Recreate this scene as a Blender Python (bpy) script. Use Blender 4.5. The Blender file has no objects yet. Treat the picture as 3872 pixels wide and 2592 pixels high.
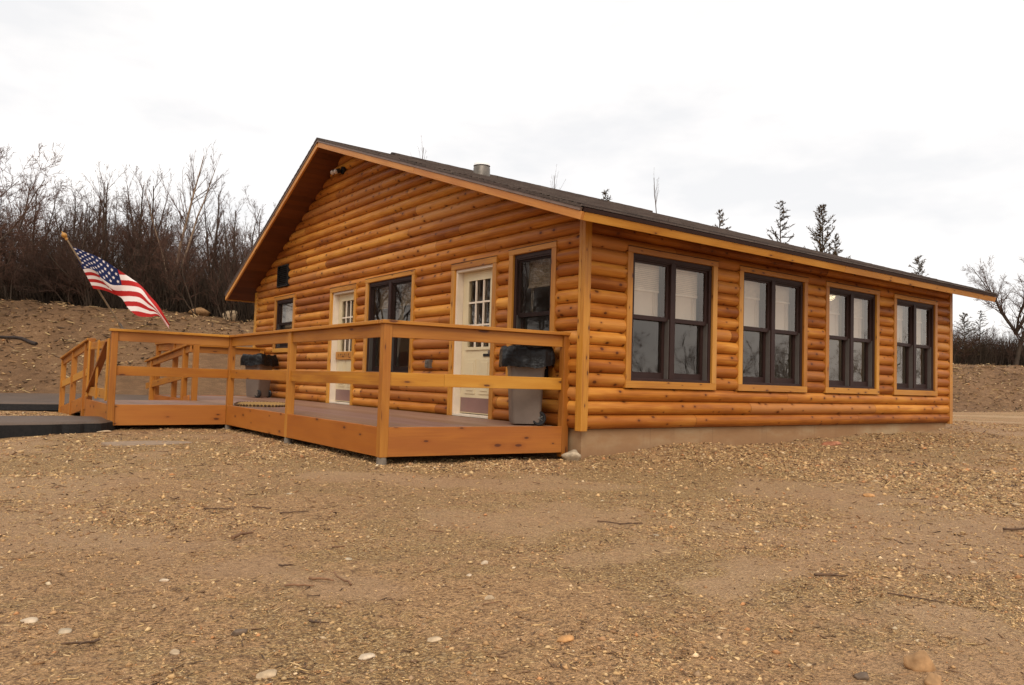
import bpy, math, random
import numpy as np
from mathutils import Vector, Matrix, Euler, noise

random.seed(7)
rng = np.random.default_rng(7)
scn = bpy.context.scene
COL = scn.collection
R = math.radians

# ------------------------------------------------------------------ tagging / objects
def tag(o, label=None, cat=None, group=None, kind=None):
    if label: o['label'] = label
    if cat: o['category'] = cat
    if group: o['group'] = group
    if kind: o['kind'] = kind
    return o

def empty(name, loc=(0, 0, 0), rz=0.0):
    o = bpy.data.objects.new(name, None)
    o.location = loc
    o.rotation_euler = (0, 0, rz)
    o.empty_display_size = 0.1
    COL.objects.link(o)
    return o

def copy_tree(o, parent=None):
    c = o.copy()
    COL.objects.link(c)
    if parent is not None:
        c.parent = parent
    for ch in [x for x in bpy.data.objects if x.parent == o]:
        copy_tree(ch, c)
    return c

# ------------------------------------------------------------------ node helper
class NT:
    def __init__(self, name):
        self.m = bpy.data.materials.new(name)
        self.m.use_nodes = True
        self.t = self.m.node_tree
        self.t.nodes.clear()
        self.out = self.t.nodes.new('ShaderNodeOutputMaterial')
    def n(self, typ, **kw):
        nd = self.t.nodes.new(typ)
        for k, v in kw.items():
            if k == 'ins':
                for kk, vv in v.items():
                    self.set(nd.inputs[kk], vv)
            else:
                setattr(nd, k, v)
        return nd
    def set(self, sock, v):
        if isinstance(v, bpy.types.NodeSocket):
            self.t.links.new(v, sock)
        else:
            if sock.type == 'RGBA' and len(v) == 3:
                v = (*v, 1)
            sock.default_value = v
    def math(self, op, a, b=0.0, c=None, clamp=False):
        nd = self.n('ShaderNodeMath', operation=op, use_clamp=clamp)
        self.set(nd.inputs[0], a)
        self.set(nd.inputs[1], b)
        if c is not None: self.set(nd.inputs[2], c)
        return nd.outputs[0]
    def mix(self, fac, a, b, blend='MIX'):
        nd = self.n('ShaderNodeMix', data_type='RGBA', blend_type=blend)
        self.set(nd.inputs[0], fac); self.set(nd.inputs[6], a); self.set(nd.inputs[7], b)
        return nd.outputs[2]
    def ramp(self, fac, stops, interp='LINEAR'):
        nd = self.n('ShaderNodeValToRGB')
        cr = nd.color_ramp
        cr.interpolation = interp
        while len(cr.elements) < len(stops): cr.elements.new(0.5)
        for e, (p, c) in zip(cr.elements, stops):
            e.position = p
            e.color = (c, c, c, 1) if isinstance(c, (int, float)) else (*c, 1)
        self.set(nd.inputs[0], fac)
        return nd.outputs[0]
    def noise(self, vec, scale, detail=3.0, rough=0.55, dist=0.0):
        nd = self.n('ShaderNodeTexNoise')
        if vec is not None: self.set(nd.inputs['Vector'], vec)
        nd.inputs['Scale'].default_value = scale
        nd.inputs['Detail'].default_value = detail
        nd.inputs['Roughness'].default_value = rough
        nd.inputs['Distortion'].default_value = dist
        return nd.outputs[0]
    def mapping(self, vec, scale=(1, 1, 1), loc=(0, 0, 0), rot=(0, 0, 0)):
        nd = self.n('ShaderNodeMapping')
        self.set(nd.inputs[0], vec)
        nd.inputs['Location'].default_value = loc
        nd.inputs['Rotation'].default_value = rot
        nd.inputs['Scale'].default_value = scale
        return nd.outputs[0]
    def voro(self, vec, scale, feature='F1', rand=1.0):
        nd = self.n('ShaderNodeTexVoronoi', feature=feature, voronoi_dimensions='2D')
        self.set(nd.inputs['Vector'], vec)
        nd.inputs['Scale'].default_value = scale
        nd.inputs['Randomness'].default_value = rand
        return nd
    def bump(self, h, strength=0.3, dist=0.01, normal=None):
        nd = self.n('ShaderNodeBump')
        nd.inputs['Strength'].default_value = strength
        nd.inputs['Distance'].default_value = dist
        self.set(nd.inputs['Height'], h)
        if normal is not None: self.set(nd.inputs['Normal'], normal)
        return nd.outputs[0]
    def bsdf(self, color, rough=0.6, normal=None, spec=0.5, metal=0.0, **kw):
        b = self.n('ShaderNodeBsdfPrincipled')
        self.set(b.inputs['Base Color'], color)
        self.set(b.inputs['Roughness'], rough)
        b.inputs['Specular IOR Level'].default_value = spec
        b.inputs['Metallic'].default_value = metal
        if normal is not None: self.set(b.inputs['Normal'], normal)
        for k, v in kw.items(): self.set(b.inputs[k], v)
        self.t.links.new(b.outputs[0], self.out.inputs[0])
        return self.m
    def uv(self):
        return self.n('ShaderNodeTexCoord').outputs['UV']
    def obj(self):
        return self.n('ShaderNodeTexCoord').outputs['Object']
    def geo(self):
        return self.n('ShaderNodeNewGeometry').outputs['Position']
    def attr(self, name):
        nd = self.n('ShaderNodeAttribute', attribute_name=name)
        return nd

def wood(name, dark, mid, light, rough=0.42, knots=True, ksx=3.0, ksy=6.5, kthr=0.5, spec=0.4, weather=0.35, wcol=(0.25, 0.1, 0.055)):
    t = NT(name)
    uv = t.uv()
    tint = t.attr('tint')
    sep = t.n('ShaderNodeSeparateColor'); t.set(sep.inputs[0], tint.outputs['Color'])
    t1, t2 = sep.outputs[0], sep.outputs[1]
    wob = t.noise(t.mapping(uv, (1.2, 5, 1)), 1.0, 2)
    grain = t.noise(t.mapping(uv, (1.3, 42, 1)), 1.0, 5, 0.6, 0.6)
    fine = t.noise(t.mapping(uv, (6, 190, 1)), 1.0, 2, 0.5)
    f = t.math('ADD', t.math('MULTIPLY', grain, 0.62), t.math('MULTIPLY', t1, 0.42))
    f = t.math('ADD', f, t.math('MULTIPLY', t.math('SUBTRACT', fine, 0.5), 0.25))
    f = t.math('ADD', f, t.math('MULTIPLY', t.math('SUBTRACT', wob, 0.5), 0.8))
    col = t.ramp(f, [(0.22, dark), (0.52, mid), (0.86, light)])
    # reddish / weathered blotches
    bl = t.noise(t.mapping(uv, (0.55, 3.2, 1), (3, 1, 0)), 1.0, 3, 0.6)
    bl = t.ramp(t.math('ADD', bl, t.math('MULTIPLY', t.math('SUBTRACT', t2, 0.5), 0.3)), [(0.52, 0.0), (0.72, 1.0)])
    col = t.mix(t.math('MULTIPLY', bl, weather), col, wcol)
    pale = t.ramp(t2, [(0.62, 0.0), (0.92, 0.42)])
    col = t.mix(pale, col, (light[0] * 0.92, light[1] * 0.92, light[2] * 1.5))
    deep = t.ramp(sep.outputs[2], [(0.70, 0.0), (0.97, 0.5)])
    col = t.mix(deep, col, (dark[0] * 1.15, dark[1] * 1.1, dark[2] * 1.2))
    h = grain
    if knots:
        v = t.voro(t.mapping(uv, (ksx, ksy, 1)), 1.0)
        dist = t.math('ADD', v.outputs['Distance'], t.math('MULTIPLY', t.math('SUBTRACT', fine, 0.5), 0.10))
        cs = t.n('ShaderNodeSeparateColor'); t.set(cs.inputs[0], v.outputs['Color'])
        has = t.math('GREATER_THAN', cs.outputs[0], kthr)
        size = t.math('ADD', 0.05, t.math('MULTIPLY', cs.outputs[1], 0.085))
        k = t.math('SUBTRACT', 1.0, t.math('DIVIDE', dist, size), clamp=True)
        core = t.math('MULTIPLY', t.ramp(k, [(0.0, 0.0), (0.35, 1.0)]), has)
        halo = t.math('SUBTRACT', 1.0, t.math('DIVIDE', dist, t.math('MULTIPLY', size, 2.6)), clamp=True)
        halo = t.math('MULTIPLY', t.math('MULTIPLY', halo, 0.55), has)
        col = t.mix(halo, col, (dark[0] * 0.7, dark[1] * 0.6, dark[2] * 0.6))
        col = t.mix(t.math('MULTIPLY', core, 0.9), col, (0.085, 0.020, 0.005))
    nrm = t.bump(h, 0.25, 0.004)
    rr = t.math('ADD', rough - 0.08, t.math('MULTIPLY', grain, 0.2))
    return t.bsdf(col, rr, nrm, spec)

def plain(name, color, rough=0.6, var=0.12, scale=6.0, bump=0.0, spec=0.4, metal=0.0, tint=False):
    t = NT(name)
    p = t.obj()
    nz = t.noise(p, scale, 4, 0.6)
    d = tuple(c * (1 - var * 1.6) for c in color); l = tuple(min(1, c * (1 + var * 1.6)) for c in color)
    c = t.ramp(nz, [(0.25, d), (0.75, l)])
    if tint:
        a = t.attr('tint')
        c = t.mix(1.0, c, a.outputs['Color'], 'MULTIPLY')
    nrm = t.bump(t.noise(p, scale * 6, 3), bump, 0.01) if bump else None
    return t.bsdf(c, rough, nrm, spec, metal)

M = {}
M['log'] = wood('log_wood', (0.225, 0.060, 0.008), (0.45, 0.150, 0.018), (0.69, 0.305, 0.050), rough=0.47, weather=0.5, wcol=(0.36, 0.13, 0.05), ksx=3.6, ksy=5.6, kthr=0.36, spec=0.2)
M['trim'] = wood('trim_wood', (0.32, 0.11, 0.011), (0.50, 0.205, 0.022), (0.62, 0.29, 0.046), rough=0.45, weather=0.3, ksx=3.2, ksy=9.0, kthr=0.55)
M['fascia'] = wood('deck_fascia_wood', (0.30, 0.085, 0.008), (0.41, 0.135, 0.013), (0.49, 0.19, 0.026), rough=0.5, weather=0.3, wcol=(0.30, 0.07, 0.012), ksx=2.6, ksy=6.5, kthr=0.6)
M['rail'] = wood('deck_rail_wood', (0.33, 0.11, 0.009), (0.48, 0.195, 0.016), (0.58, 0.275, 0.034), rough=0.48, weather=0.35, wcol=(0.33, 0.09, 0.016), ksx=2.0, ksy=7.0, kthr=0.68)
M['post'] = wood('deck_post_wood', (0.26, 0.082, 0.009), (0.385, 0.138, 0.014), (0.48, 0.20, 0.028), rough=0.5, weather=0.4, wcol=(0.26, 0.062, 0.014), ksx=1.6, ksy=6.0, kthr=0.75)
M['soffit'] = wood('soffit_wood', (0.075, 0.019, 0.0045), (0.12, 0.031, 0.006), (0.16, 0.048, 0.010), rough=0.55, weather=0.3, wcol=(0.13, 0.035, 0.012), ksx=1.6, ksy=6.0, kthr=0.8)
M['rake'] = wood('rake_board_wood', (0.40, 0.14, 0.022), (0.55, 0.225, 0.04), (0.66, 0.31, 0.075), rough=0.5, weather=0.25, wcol=(0.45, 0.17, 0.05), ksx=1.4, ksy=6.0, kthr=0.72)
M['backing'] = plain('backing_wood', (0.10, 0.03, 0.008), 0.8)
M['deck'] = wood('deck_board_composite', (0.20, 0.105, 0.058), (0.27, 0.15, 0.088), (0.33, 0.19, 0.12), rough=0.48, knots=False, weather=0.3, wcol=(0.24, 0.14, 0.09), spec=0.4)
M['dripboard'] = plain('drip_board_grey_brown', (0.20, 0.135, 0.105), 0.6, 0.15, 5)
M['sash'] = plain('window_dark_brown', (0.034, 0.016, 0.013), 0.5, 0.1, 6, spec=0.22)
M['jamb'] = plain('window_track_grey', (0.10, 0.085, 0.075), 0.5, 0.1, 6)
M['cream'] = plain('door_cream_paint', (0.66, 0.54, 0.335), 0.4, 0.05, 3, spec=0.5)
M['whitepaint'] = plain('door_frame_white', (0.74, 0.62, 0.48), 0.45, 0.06, 4)
M['kick'] = plain('kick_plate', (0.23, 0.13, 0.11), 0.3, 0.1, 2, spec=0.6)
M['blind'] = plain('white_blind', (0.80, 0.69, 0.56), 0.7, 0.06, 9)
M['shade'] = plain('grey_window_shade', (0.66, 0.55, 0.44), 0.8, 0.04, 3)
M['interior'] = plain('interior_paint', (0.42, 0.37, 0.31), 0.8, 0.05, 2)
M['black'] = plain('black_plastic', (0.012, 0.011, 0.011), 0.4, 0.2, 10)
M['dark'] = plain('dark_vent', (0.006, 0.005, 0.004), 0.6, 0.2, 10)
M['grey_plastic'] = plain('bin_grey_plastic', (0.175, 0.135, 0.108), 0.45, 0.08, 5, bump=0.05)
M['steel'] = plain('galvanised_steel', (0.17, 0.145, 0.12), 0.45, 0.2, 12, metal=0.5)
M['whitecap'] = plain('white_cap', (0.75, 0.73, 0.70), 0.5, 0.05, 5)
M['lampglass'] = plain('floodlight_glass', (0.52, 0.42, 0.34), 0.2, 0.1, 5, spec=0.7)
M['pier'] = plain('pier_concrete', (0.17, 0.135, 0.10), 0.8, 0.15, 20, bump=0.2)
M['brass'] = plain('finial_gold_wood', (0.42, 0.20, 0.035), 0.4, 0.15, 20)
M['polewood'] = plain('flag_pole_wood', (0.20, 0.135, 0.075), 0.5, 0.25, 15)

def concrete():
    t = NT('foundation_concrete')
    p = t.obj()
    a = t.noise(t.mapping(p, (0.7, 0.7, 2.0)), 1.1, 5, 0.6)
    b = t.noise(p, 14, 4, 0.6)
    c = t.ramp(a, [(0.3, (0.28, 0.145, 0.062)), (0.5, (0.34, 0.19, 0.088)), (0.68, (0.43, 0.30, 0.165))])
    c = t.mix(t.math('MULTIPLY', b, 0.35), c, (0.28, 0.17, 0.10))
    sx = t.n('ShaderNodeSeparateXYZ'); t.set(sx.inputs[0], p)
    fr = t.math('FRACT', t.math('MULTIPLY', t.math('ADD', sx.outputs[0], sx.outputs[1]), 0.82))
    jn = t.math('LESS_THAN', fr, 0.012)
    c = t.mix(t.math('MULTIPLY', jn, 0.28), c, (0.16, 0.09, 0.05))
    edge = t.math('ADD', sx.outputs[2], t.math('MULTIPLY', t.math('SUBTRACT', t.noise(t.mapping(p, (2.2, 2.2, 1)), 1.6, 5, 0.7), 0.5), 0.34))
    spl = t.ramp(t.math('MULTIPLY', t.math('ADD', edge, 0.34), 4.0), [(0.0, 0.85), (0.75, 0.0)])
    c = t.mix(spl, c, (0.27, 0.15, 0.075))
    st = t.ramp(t.noise(t.mapping(p, (3.5, 3.5, 0.35)), 1.5, 4, 0.6), [(0.56, 0.0), (0.72, 0.5)])
    c = t.mix(st, c, (0.24, 0.135, 0.07))
    return t.bsdf(c, 0.85, t.bump(b, 0.2, 0.01), 0.2)
M['concrete'] = concrete()

def shingles():
    t = NT('roof_shingles')
    uv = t.uv()
    br = t.n('ShaderNodeTexBrick')
    t.set(br.inputs['Vector'], uv)
    br.inputs['Scale'].default_value = 1.0
    br.inputs['Brick Width'].default_value = 0.30
    br.inputs['Row Height'].default_value = 0.14
    br.inputs['Mortar Size'].default_value = 0.006
    br.inputs['Color1'].default_value = (0.050, 0.036, 0.029, 1)
    br.inputs['Color2'].default_value = (0.125, 0.094, 0.076, 1)
    br.inputs['Mortar'].default_value = (0.015, 0.011, 0.009, 1)
    nz = t.noise(uv, 60, 3)
    big = t.noise(uv, 2.2, 4)
    c = t.mix(t.ramp(nz, [(0.4, 0.0), (0.7, 0.5)]), br.outputs[0], (0.17, 0.13, 0.105))
    c = t.mix(t.ramp(big, [(0.42, 0.0), (0.62, 0.6)]), c, (0.085, 0.055, 0.046))
    return t.bsdf(c, 0.85, t.bump(nz, 0.5, 0.01), 0.25)
M['shingle'] = shingles()

def glass():
    t = NT('window_glass')
    g = t.n('ShaderNodeNewGeometry'); dp = t.n('ShaderNodeVectorMath', operation='DOT_PRODUCT')
    t.set(dp.inputs[0], g.outputs['Incoming']); t.set(dp.inputs[1], g.outputs['Normal'])
    om = t.math('SUBTRACT', 1.0, t.math('ABSOLUTE', dp.outputs['Value']), clamp=True)
    fac = t.math('ADD', 0.095, t.math('MULTIPLY', t.math('POWER', om, 4.0), 1.3), clamp=True)
    tr = t.n('ShaderNodeBsdfTransparent'); tr.inputs[0].default_value = (0.88, 0.87, 0.84, 1)
    gl = t.n('ShaderNodeBsdfGlossy'); gl.inputs[0].default_value = (0.98, 0.90, 0.82, 1)
    gl.inputs['Roughness'].default_value = 0.0
    nz = t.noise(t.obj(), 1.3, 2)
    t.set(gl.inputs['Normal'], t.bump(nz, 0.06, 0.02))
    mx = t.n('ShaderNodeMixShader')
    t.set(mx.inputs[0], fac)
    t.t.links.new(tr.outputs[0], mx.inputs[1]); t.t.links.new(gl.outputs[0], mx.inputs[2])
    t.t.links.new(mx.outputs[0], t.out.inputs[0])
    return t.m
M['glass'] = glass()
def screen():
    t = NT('insect_screen')
    tr = t.n('ShaderNodeBsdfTransparent'); d = t.n('ShaderNodeBsdfDiffuse'); d.inputs[0].default_value = (0.02, 0.016, 0.013, 1)
    mx = t.n('ShaderNodeMixShader'); mx.inputs[0].default_value = 0.28
    t.t.links.new(tr.outputs[0], mx.inputs[1]); t.t.links.new(d.outputs[0], mx.inputs[2]); t.t.links.new(mx.outputs[0], t.out.inputs[0])
    return t.m
M['screen'] = screen()

def blind_weave():
    t = NT('woven_tan_blind')
    p = t.obj()
    a = t.noise(t.mapping(p, (6, 6, 90)), 1.0, 3)
    b = t.noise(t.mapping(p, (60, 60, 30)), 1.0, 2)
    c = t.ramp(t.math('MULTIPLY', t.math('ADD', a, b), 0.5), [(0.32, (0.22, 0.155, 0.09)), (0.62, (0.68, 0.53, 0.36))])
    return t.bsdf(c, 0.8)
M['weave'] = blind_weave()

def bag():
    t = NT('black_bin_liner')
    p = t.obj()
    a = t.noise(t.mapping(p, (6, 6, 9)), 1.0, 4, 0.6, 1.2)
    w = t.voro(t.mapping(p, (7, 7, 4)), 1.0, 'DISTANCE_TO_EDGE')
    h = t.math('ADD', a, t.math('MULTIPLY', w.outputs['Distance'], 0.8))
    return t.bsdf((0.008, 0.007, 0.007), 0.34, t.bump(h, 0.8, 0.03), 0.22)
M['bag'] = bag()

def asphalt():
    t = NT('asphalt_path')
    p = t.geo()
    a = t.noise(p, 90, 3, 0.6); b = t.noise(p, 1.3, 4, 0.6)
    c = t.ramp(t.math('ADD', t.math('MULTIPLY', a, 0.5), t.math('MULTIPLY', b, 0.5)), [(0.35, (0.062, 0.041, 0.028)), (0.65, (0.14, 0.093, 0.064))])
    return t.bsdf(c, t.math('ADD', 0.42, t.math('MULTIPLY', b, 0.3)), t.bump(a, 0.35, 0.006), 0.25)
M['asphalt'] = asphalt()
M['asphalt_edge'] = plain('asphalt_cut_edge', (0.010, 0.008, 0.007), 0.85, 0.4, 25, bump=0.5)

def ground_mat():
    t = NT('bare_dirt_gravel')
    p = t.geo()
    big = t.noise(p, 0.22, 4, 0.55)
    med = t.noise(t.mapping(p, (1, 1, 1), (4, 9, 0)), 1.15, 5, 0.6)
    fine = t.noise(p, 24, 6, 0.68)
    vfine = t.noise(p, 85, 3, 0.65)
    # mud / gravel split
    m = t.math('ADD', t.math('MULTIPLY', big, 0.5), t.math('MULTIPLY', med, 0.5))
    split = t.ramp(m, [(0.44, 0.0), (0.58, 1.0)])
    mud = t.ramp(t.math('ADD', t.math('MULTIPLY', fine, 0.6), t.math('MULTIPLY', vfine, 0.4)), [(0.32, (0.165, 0.085, 0.040)), (0.47, (0.46, 0.275, 0.137)), (0.62, (0.63, 0.395, 0.21))])
    wv = t.n('ShaderNodeVectorMath', operation='ADD'); t.set(wv.inputs[0], p)
    nzc = t.n('ShaderNodeTexNoise'); t.set(nzc.inputs['Vector'], p); nzc.inputs['Scale'].default_value = 30; nzc.inputs['Detail'].default_value = 2
    sc = t.n('ShaderNodeVectorMath', operation='SCALE'); t.set(sc.inputs[0], nzc.outputs['Color']); sc.inputs['Scale'].default_value = 0.035
    t.set(wv.inputs[1], sc.outputs[0])
    vo = t.voro(wv.outputs[0], 88)
    cs = t.n('ShaderNodeSeparateColor'); t.set(cs.inputs[0], vo.outputs['Color'])
    peb = t.ramp(cs.outputs[0], [(0.0, (0.26, 0.145, 0.06)), (0.35, (0.51, 0.32, 0.135)), (0.72, (0.64, 0.43, 0.195)), (1.0, (0.78, 0.58, 0.33))])
    peb = t.mix(t.ramp(vo.outputs['Distance'], [(0.25, 0.0), (0.62, 0.75)]), peb, (0.155, 0.088, 0.04))
    vo2 = t.voro(wv.outputs[0], 26)
    cs2 = t.n('ShaderNodeSeparateColor'); t.set(cs2.inputs[0], vo2.outputs['Color'])
    dsk = t.math('MULTIPLY', t.math('GREATER_THAN', cs2.outputs[0], 0.88), t.ramp(vo2.outputs['Distance'], [(0.12, 1.0), (0.3, 0.0)]))
    gcov = t.ramp(t.math('ADD', t.math('MULTIPLY', split, 0.30), t.math('MULTIPLY', t.noise(p, 9, 5, 0.7), 0.8)), [(0.46, 0.0), (0.62, 0.9)])
    c = t.mix(gcov, mud, peb)
    lite = t.mix(cs2.outputs[1], (0.52, 0.38, 0.24), (0.12, 0.068, 0.038))
    c = t.mix(t.math('MULTIPLY', dsk, 0.8), c, lite)
    bs = t.n('ShaderNodeSeparateColor'); t.set(bs.inputs[0], t.attr('tint').outputs['Color'])
    bareness = bs.outputs[0]
    smooth_d = t.ramp(t.math('ADD', t.math('MULTIPLY', fine, 0.5), t.math('MULTIPLY', med, 0.5)), [(0.3, (0.40, 0.245, 0.14)), (0.6, (0.60, 0.39, 0.24))])
    c = t.mix(t.math('MULTIPLY', bareness, 0.62), c, smooth_d)
    # organic dark flecks / wood bits
    fl = t.noise(t.mapping(p, (14, 30, 20), (0, 0, 0), (0, 0, 0.5)), 1.0, 4, 0.7)
    fl2 = t.noise(t.mapping(p, (31, 13, 20), (5, 0, 0), (0, 0, -0.3)), 1.0, 4, 0.7)
    fk = t.math('MAXIMUM', t.ramp(fl, [(0.58, 0.0), (0.67, 1.0)]), t.ramp(fl2, [(0.58, 0.0), (0.67, 1.0)]))
    c = t.mix(t.math('MULTIPLY', fk, t.math('SUBTRACT', 0.74, t.math('MULTIPLY', bareness, 0.55))), c, (0.145, 0.075, 0.036))
    # big tonal drift: damper brown to drier tan
    c = t.mix(t.ramp(big, [(0.36, 0.3), (0.58, 0.0)]), c, (0.30, 0.18, 0.09))
    pos = t.n('ShaderNodeVectorMath', operation='DOT_PRODUCT'); t.set(pos.inputs[0], p); pos.inputs[1].default_value = (0.594, 0.804, 0)
    lat = t.n('ShaderNodeVectorMath', operation='DOT_PRODUCT'); t.set(lat.inputs[0], p); lat.inputs[1].default_value = (0.804, -0.594, 0)
    wob_ = t.math('MULTIPLY', t.math('SUBTRACT', t.noise(p, 0.5, 4, 0.7), 0.5), 4.0)
    sv = t.math('ADD', pos.outputs['Value'], wob_)
    st = t.math('MAXIMUM', t.ramp(t.math('ABSOLUTE', t.math('SUBTRACT', sv, 10.6)), [(0.25, 1.0), (0.95, 0.0)]), t.ramp(t.math('ABSOLUTE', t.math('SUBTRACT', sv, 15.2)), [(0.3, 1.0), (1.0, 0.0)]))
    st = t.math('MULTIPLY', st, t.ramp(t.math('MULTIPLY', t.math('SUBTRACT', lat.outputs['Value'], 9.0), 0.3), [(0.0, 0.0), (1.0, 0.75)]))
    c = t.mix(st, c, (0.56, 0.385, 0.235))
    # steep slope of the bank: leaf litter, darker
    bank = bs.outputs[1]
    litter = t.ramp(t.math('ADD', t.math('MULTIPLY', t.noise(t.mapping(p, (1.5, 1.5, 7)), 1.6, 8, 0.9), 0.75), t.math('MULTIPLY', t.noise(p, 0.6, 3), 0.25)), [(0.32, (0.050, 0.026, 0.013)), (0.47, (0.150, 0.080, 0.039)), (0.57, (0.235, 0.135, 0.070)), (0.70, (0.46, 0.31, 0.19))])
    c = t.mix(t.math('MULTIPLY', bank, 0.85), c, litter)
    h = t.math('ADD', t.math('MULTIPLY', t.math('SUBTRACT', 1.0, vo.outputs['Distance']), 0.5), t.math('MULTIPLY', vfine, 0.6))
    h = t.math('ADD', h, t.math('MULTIPLY', fine, 1.3))
    gr = t.ramp(t.math('ADD', t.math('MULTIPLY', vfine, 0.6), t.math('MULTIPLY', t.noise(p, 48, 4, 0.7), 0.4)), [(0.36, (0.48, 0.43, 0.38)), (0.5, (1.0, 1.0, 1.0)), (0.64, (1.32, 1.30, 1.26))])
    c = t.mix(t.math('SUBTRACT', 0.95, t.math('MULTIPLY', bareness, 0.55)), c, gr, 'MULTIPLY')
    c = t.mix(1.0, c, (1.06, 1.0, 0.90), 'MULTIPLY')
    n1 = t.bump(h, 1.0, 0.034)
    return t.bsdf(c, 0.8, n1, 0.3)
M['ground'] = ground_mat()

def stone_mat(name, tinted=True, col=(0.45, 0.33, 0.21)):
    t = NT(name)
    p = t.obj()
    nz = t.noise(p, 18, 4, 0.65)
    base = t.attr('tint').outputs['Color'] if tinted else None
    d = t.ramp(nz, [(0.3, 0.62), (0.7, 1.12)])
    if tinted:
        c = t.mix(1.0, base, d, 'MULTIPLY')
    else:
        nz2 = t.noise(p, 7, 3, 0.6)
        c0 = t.mix(t.ramp(nz2, [(0.45, 0.0), (0.65, 1.0)]), col, tuple(x * 1.25 for x in col))
        c = t.mix(1.0, c0, d, 'MULTIPLY')
    return t.bsdf(c, 0.7, t.bump(nz, 0.4, 0.01), 0.3)
M['gravel'] = stone_mat('gravel_stones')
M['rock_tan'] = stone_mat('rock_tan', False, (0.37, 0.205, 0.09))
M['rock_pale'] = stone_mat('rock_pale', False, (0.48, 0.345, 0.21))
M['rock_white'] = stone_mat('rock_white', False, (0.56, 0.43, 0.295))
M['rock_dark'] = stone_mat('rock_dark', False, (0.15, 0.10, 0.065))
M['rock_orange'] = stone_mat('rock_orange', False, (0.50, 0.25, 0.09))
M['rock_grey'] = stone_mat('rock_grey', False, (0.42, 0.325, 0.215))
M['slab'] = stone_mat('slab_concrete', False, (0.30, 0.205, 0.13))
M['rock_red'] = stone_mat('rock_red', False, (0.40, 0.16, 0.08))
M['stick'] = plain('stick_bark', (0.10, 0.054, 0.028), 0.8, 0.4, 30)
M['stick_red'] = plain('stick_red_bark', (0.19, 0.095, 0.045), 0.8, 0.35, 30)
M['chips'] = stone_mat('wood_chips')

def bark(name, a, b):
    t = NT(name)
    oi = t.n('ShaderNodeObjectInfo')
    p = t.obj()
    nz = t.noise(t.mapping(p, (6, 6, 2)), 1.0, 3)
    c = t.ramp(nz, [(0.3, a), (0.7, b)])
    c = t.mix(t.math('MULTIPLY', oi.outputs['Random'], 0.45), c, (0.045, 0.036, 0.028))
    return t.bsdf(c, 0.85, None, 0.2)
M['bark'] = bark('tree_bark', (0.050, 0.034, 0.023), (0.11, 0.074, 0.050))
M['twig'] = bark('tree_twigs', (0.075, 0.038, 0.026), (0.17, 0.088, 0.060))
M['palebark'] = bark('pale_tree_bark', (0.20, 0.13, 0.085), (0.36, 0.25, 0.165))
M['needles'] = bark('cedar_foliage', (0.045, 0.032, 0.013), (0.115, 0.070, 0.028))
M['brush'] = bark('dry_brush', (0.040, 0.026, 0.017), (0.095, 0.062, 0.038))

def flagmat():
    t = NT('flag_cloth')
    a = t.attr('pattern')
    m = t.bsdf(a.outputs['Color'], 0.7, None, 0.2)
    return m
M['flag'] = flagmat()
def matmat():
    t = NT('coir_mat')
    p = t.obj()
    nz = t.noise(p, 70, 3, 0.7)
    c = t.ramp(nz, [(0.3, (0.22, 0.11, 0.03)), (0.7, (0.62, 0.40, 0.15))])
    return t.bsdf(c, 0.9, t.bump(nz, 0.8, 0.01), 0.1)
M['coir'] = matmat()
M['coir_dark'] = plain('coir_fringe', (0.10, 0.05, 0.02), 0.9, 0.5, 40)

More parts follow.
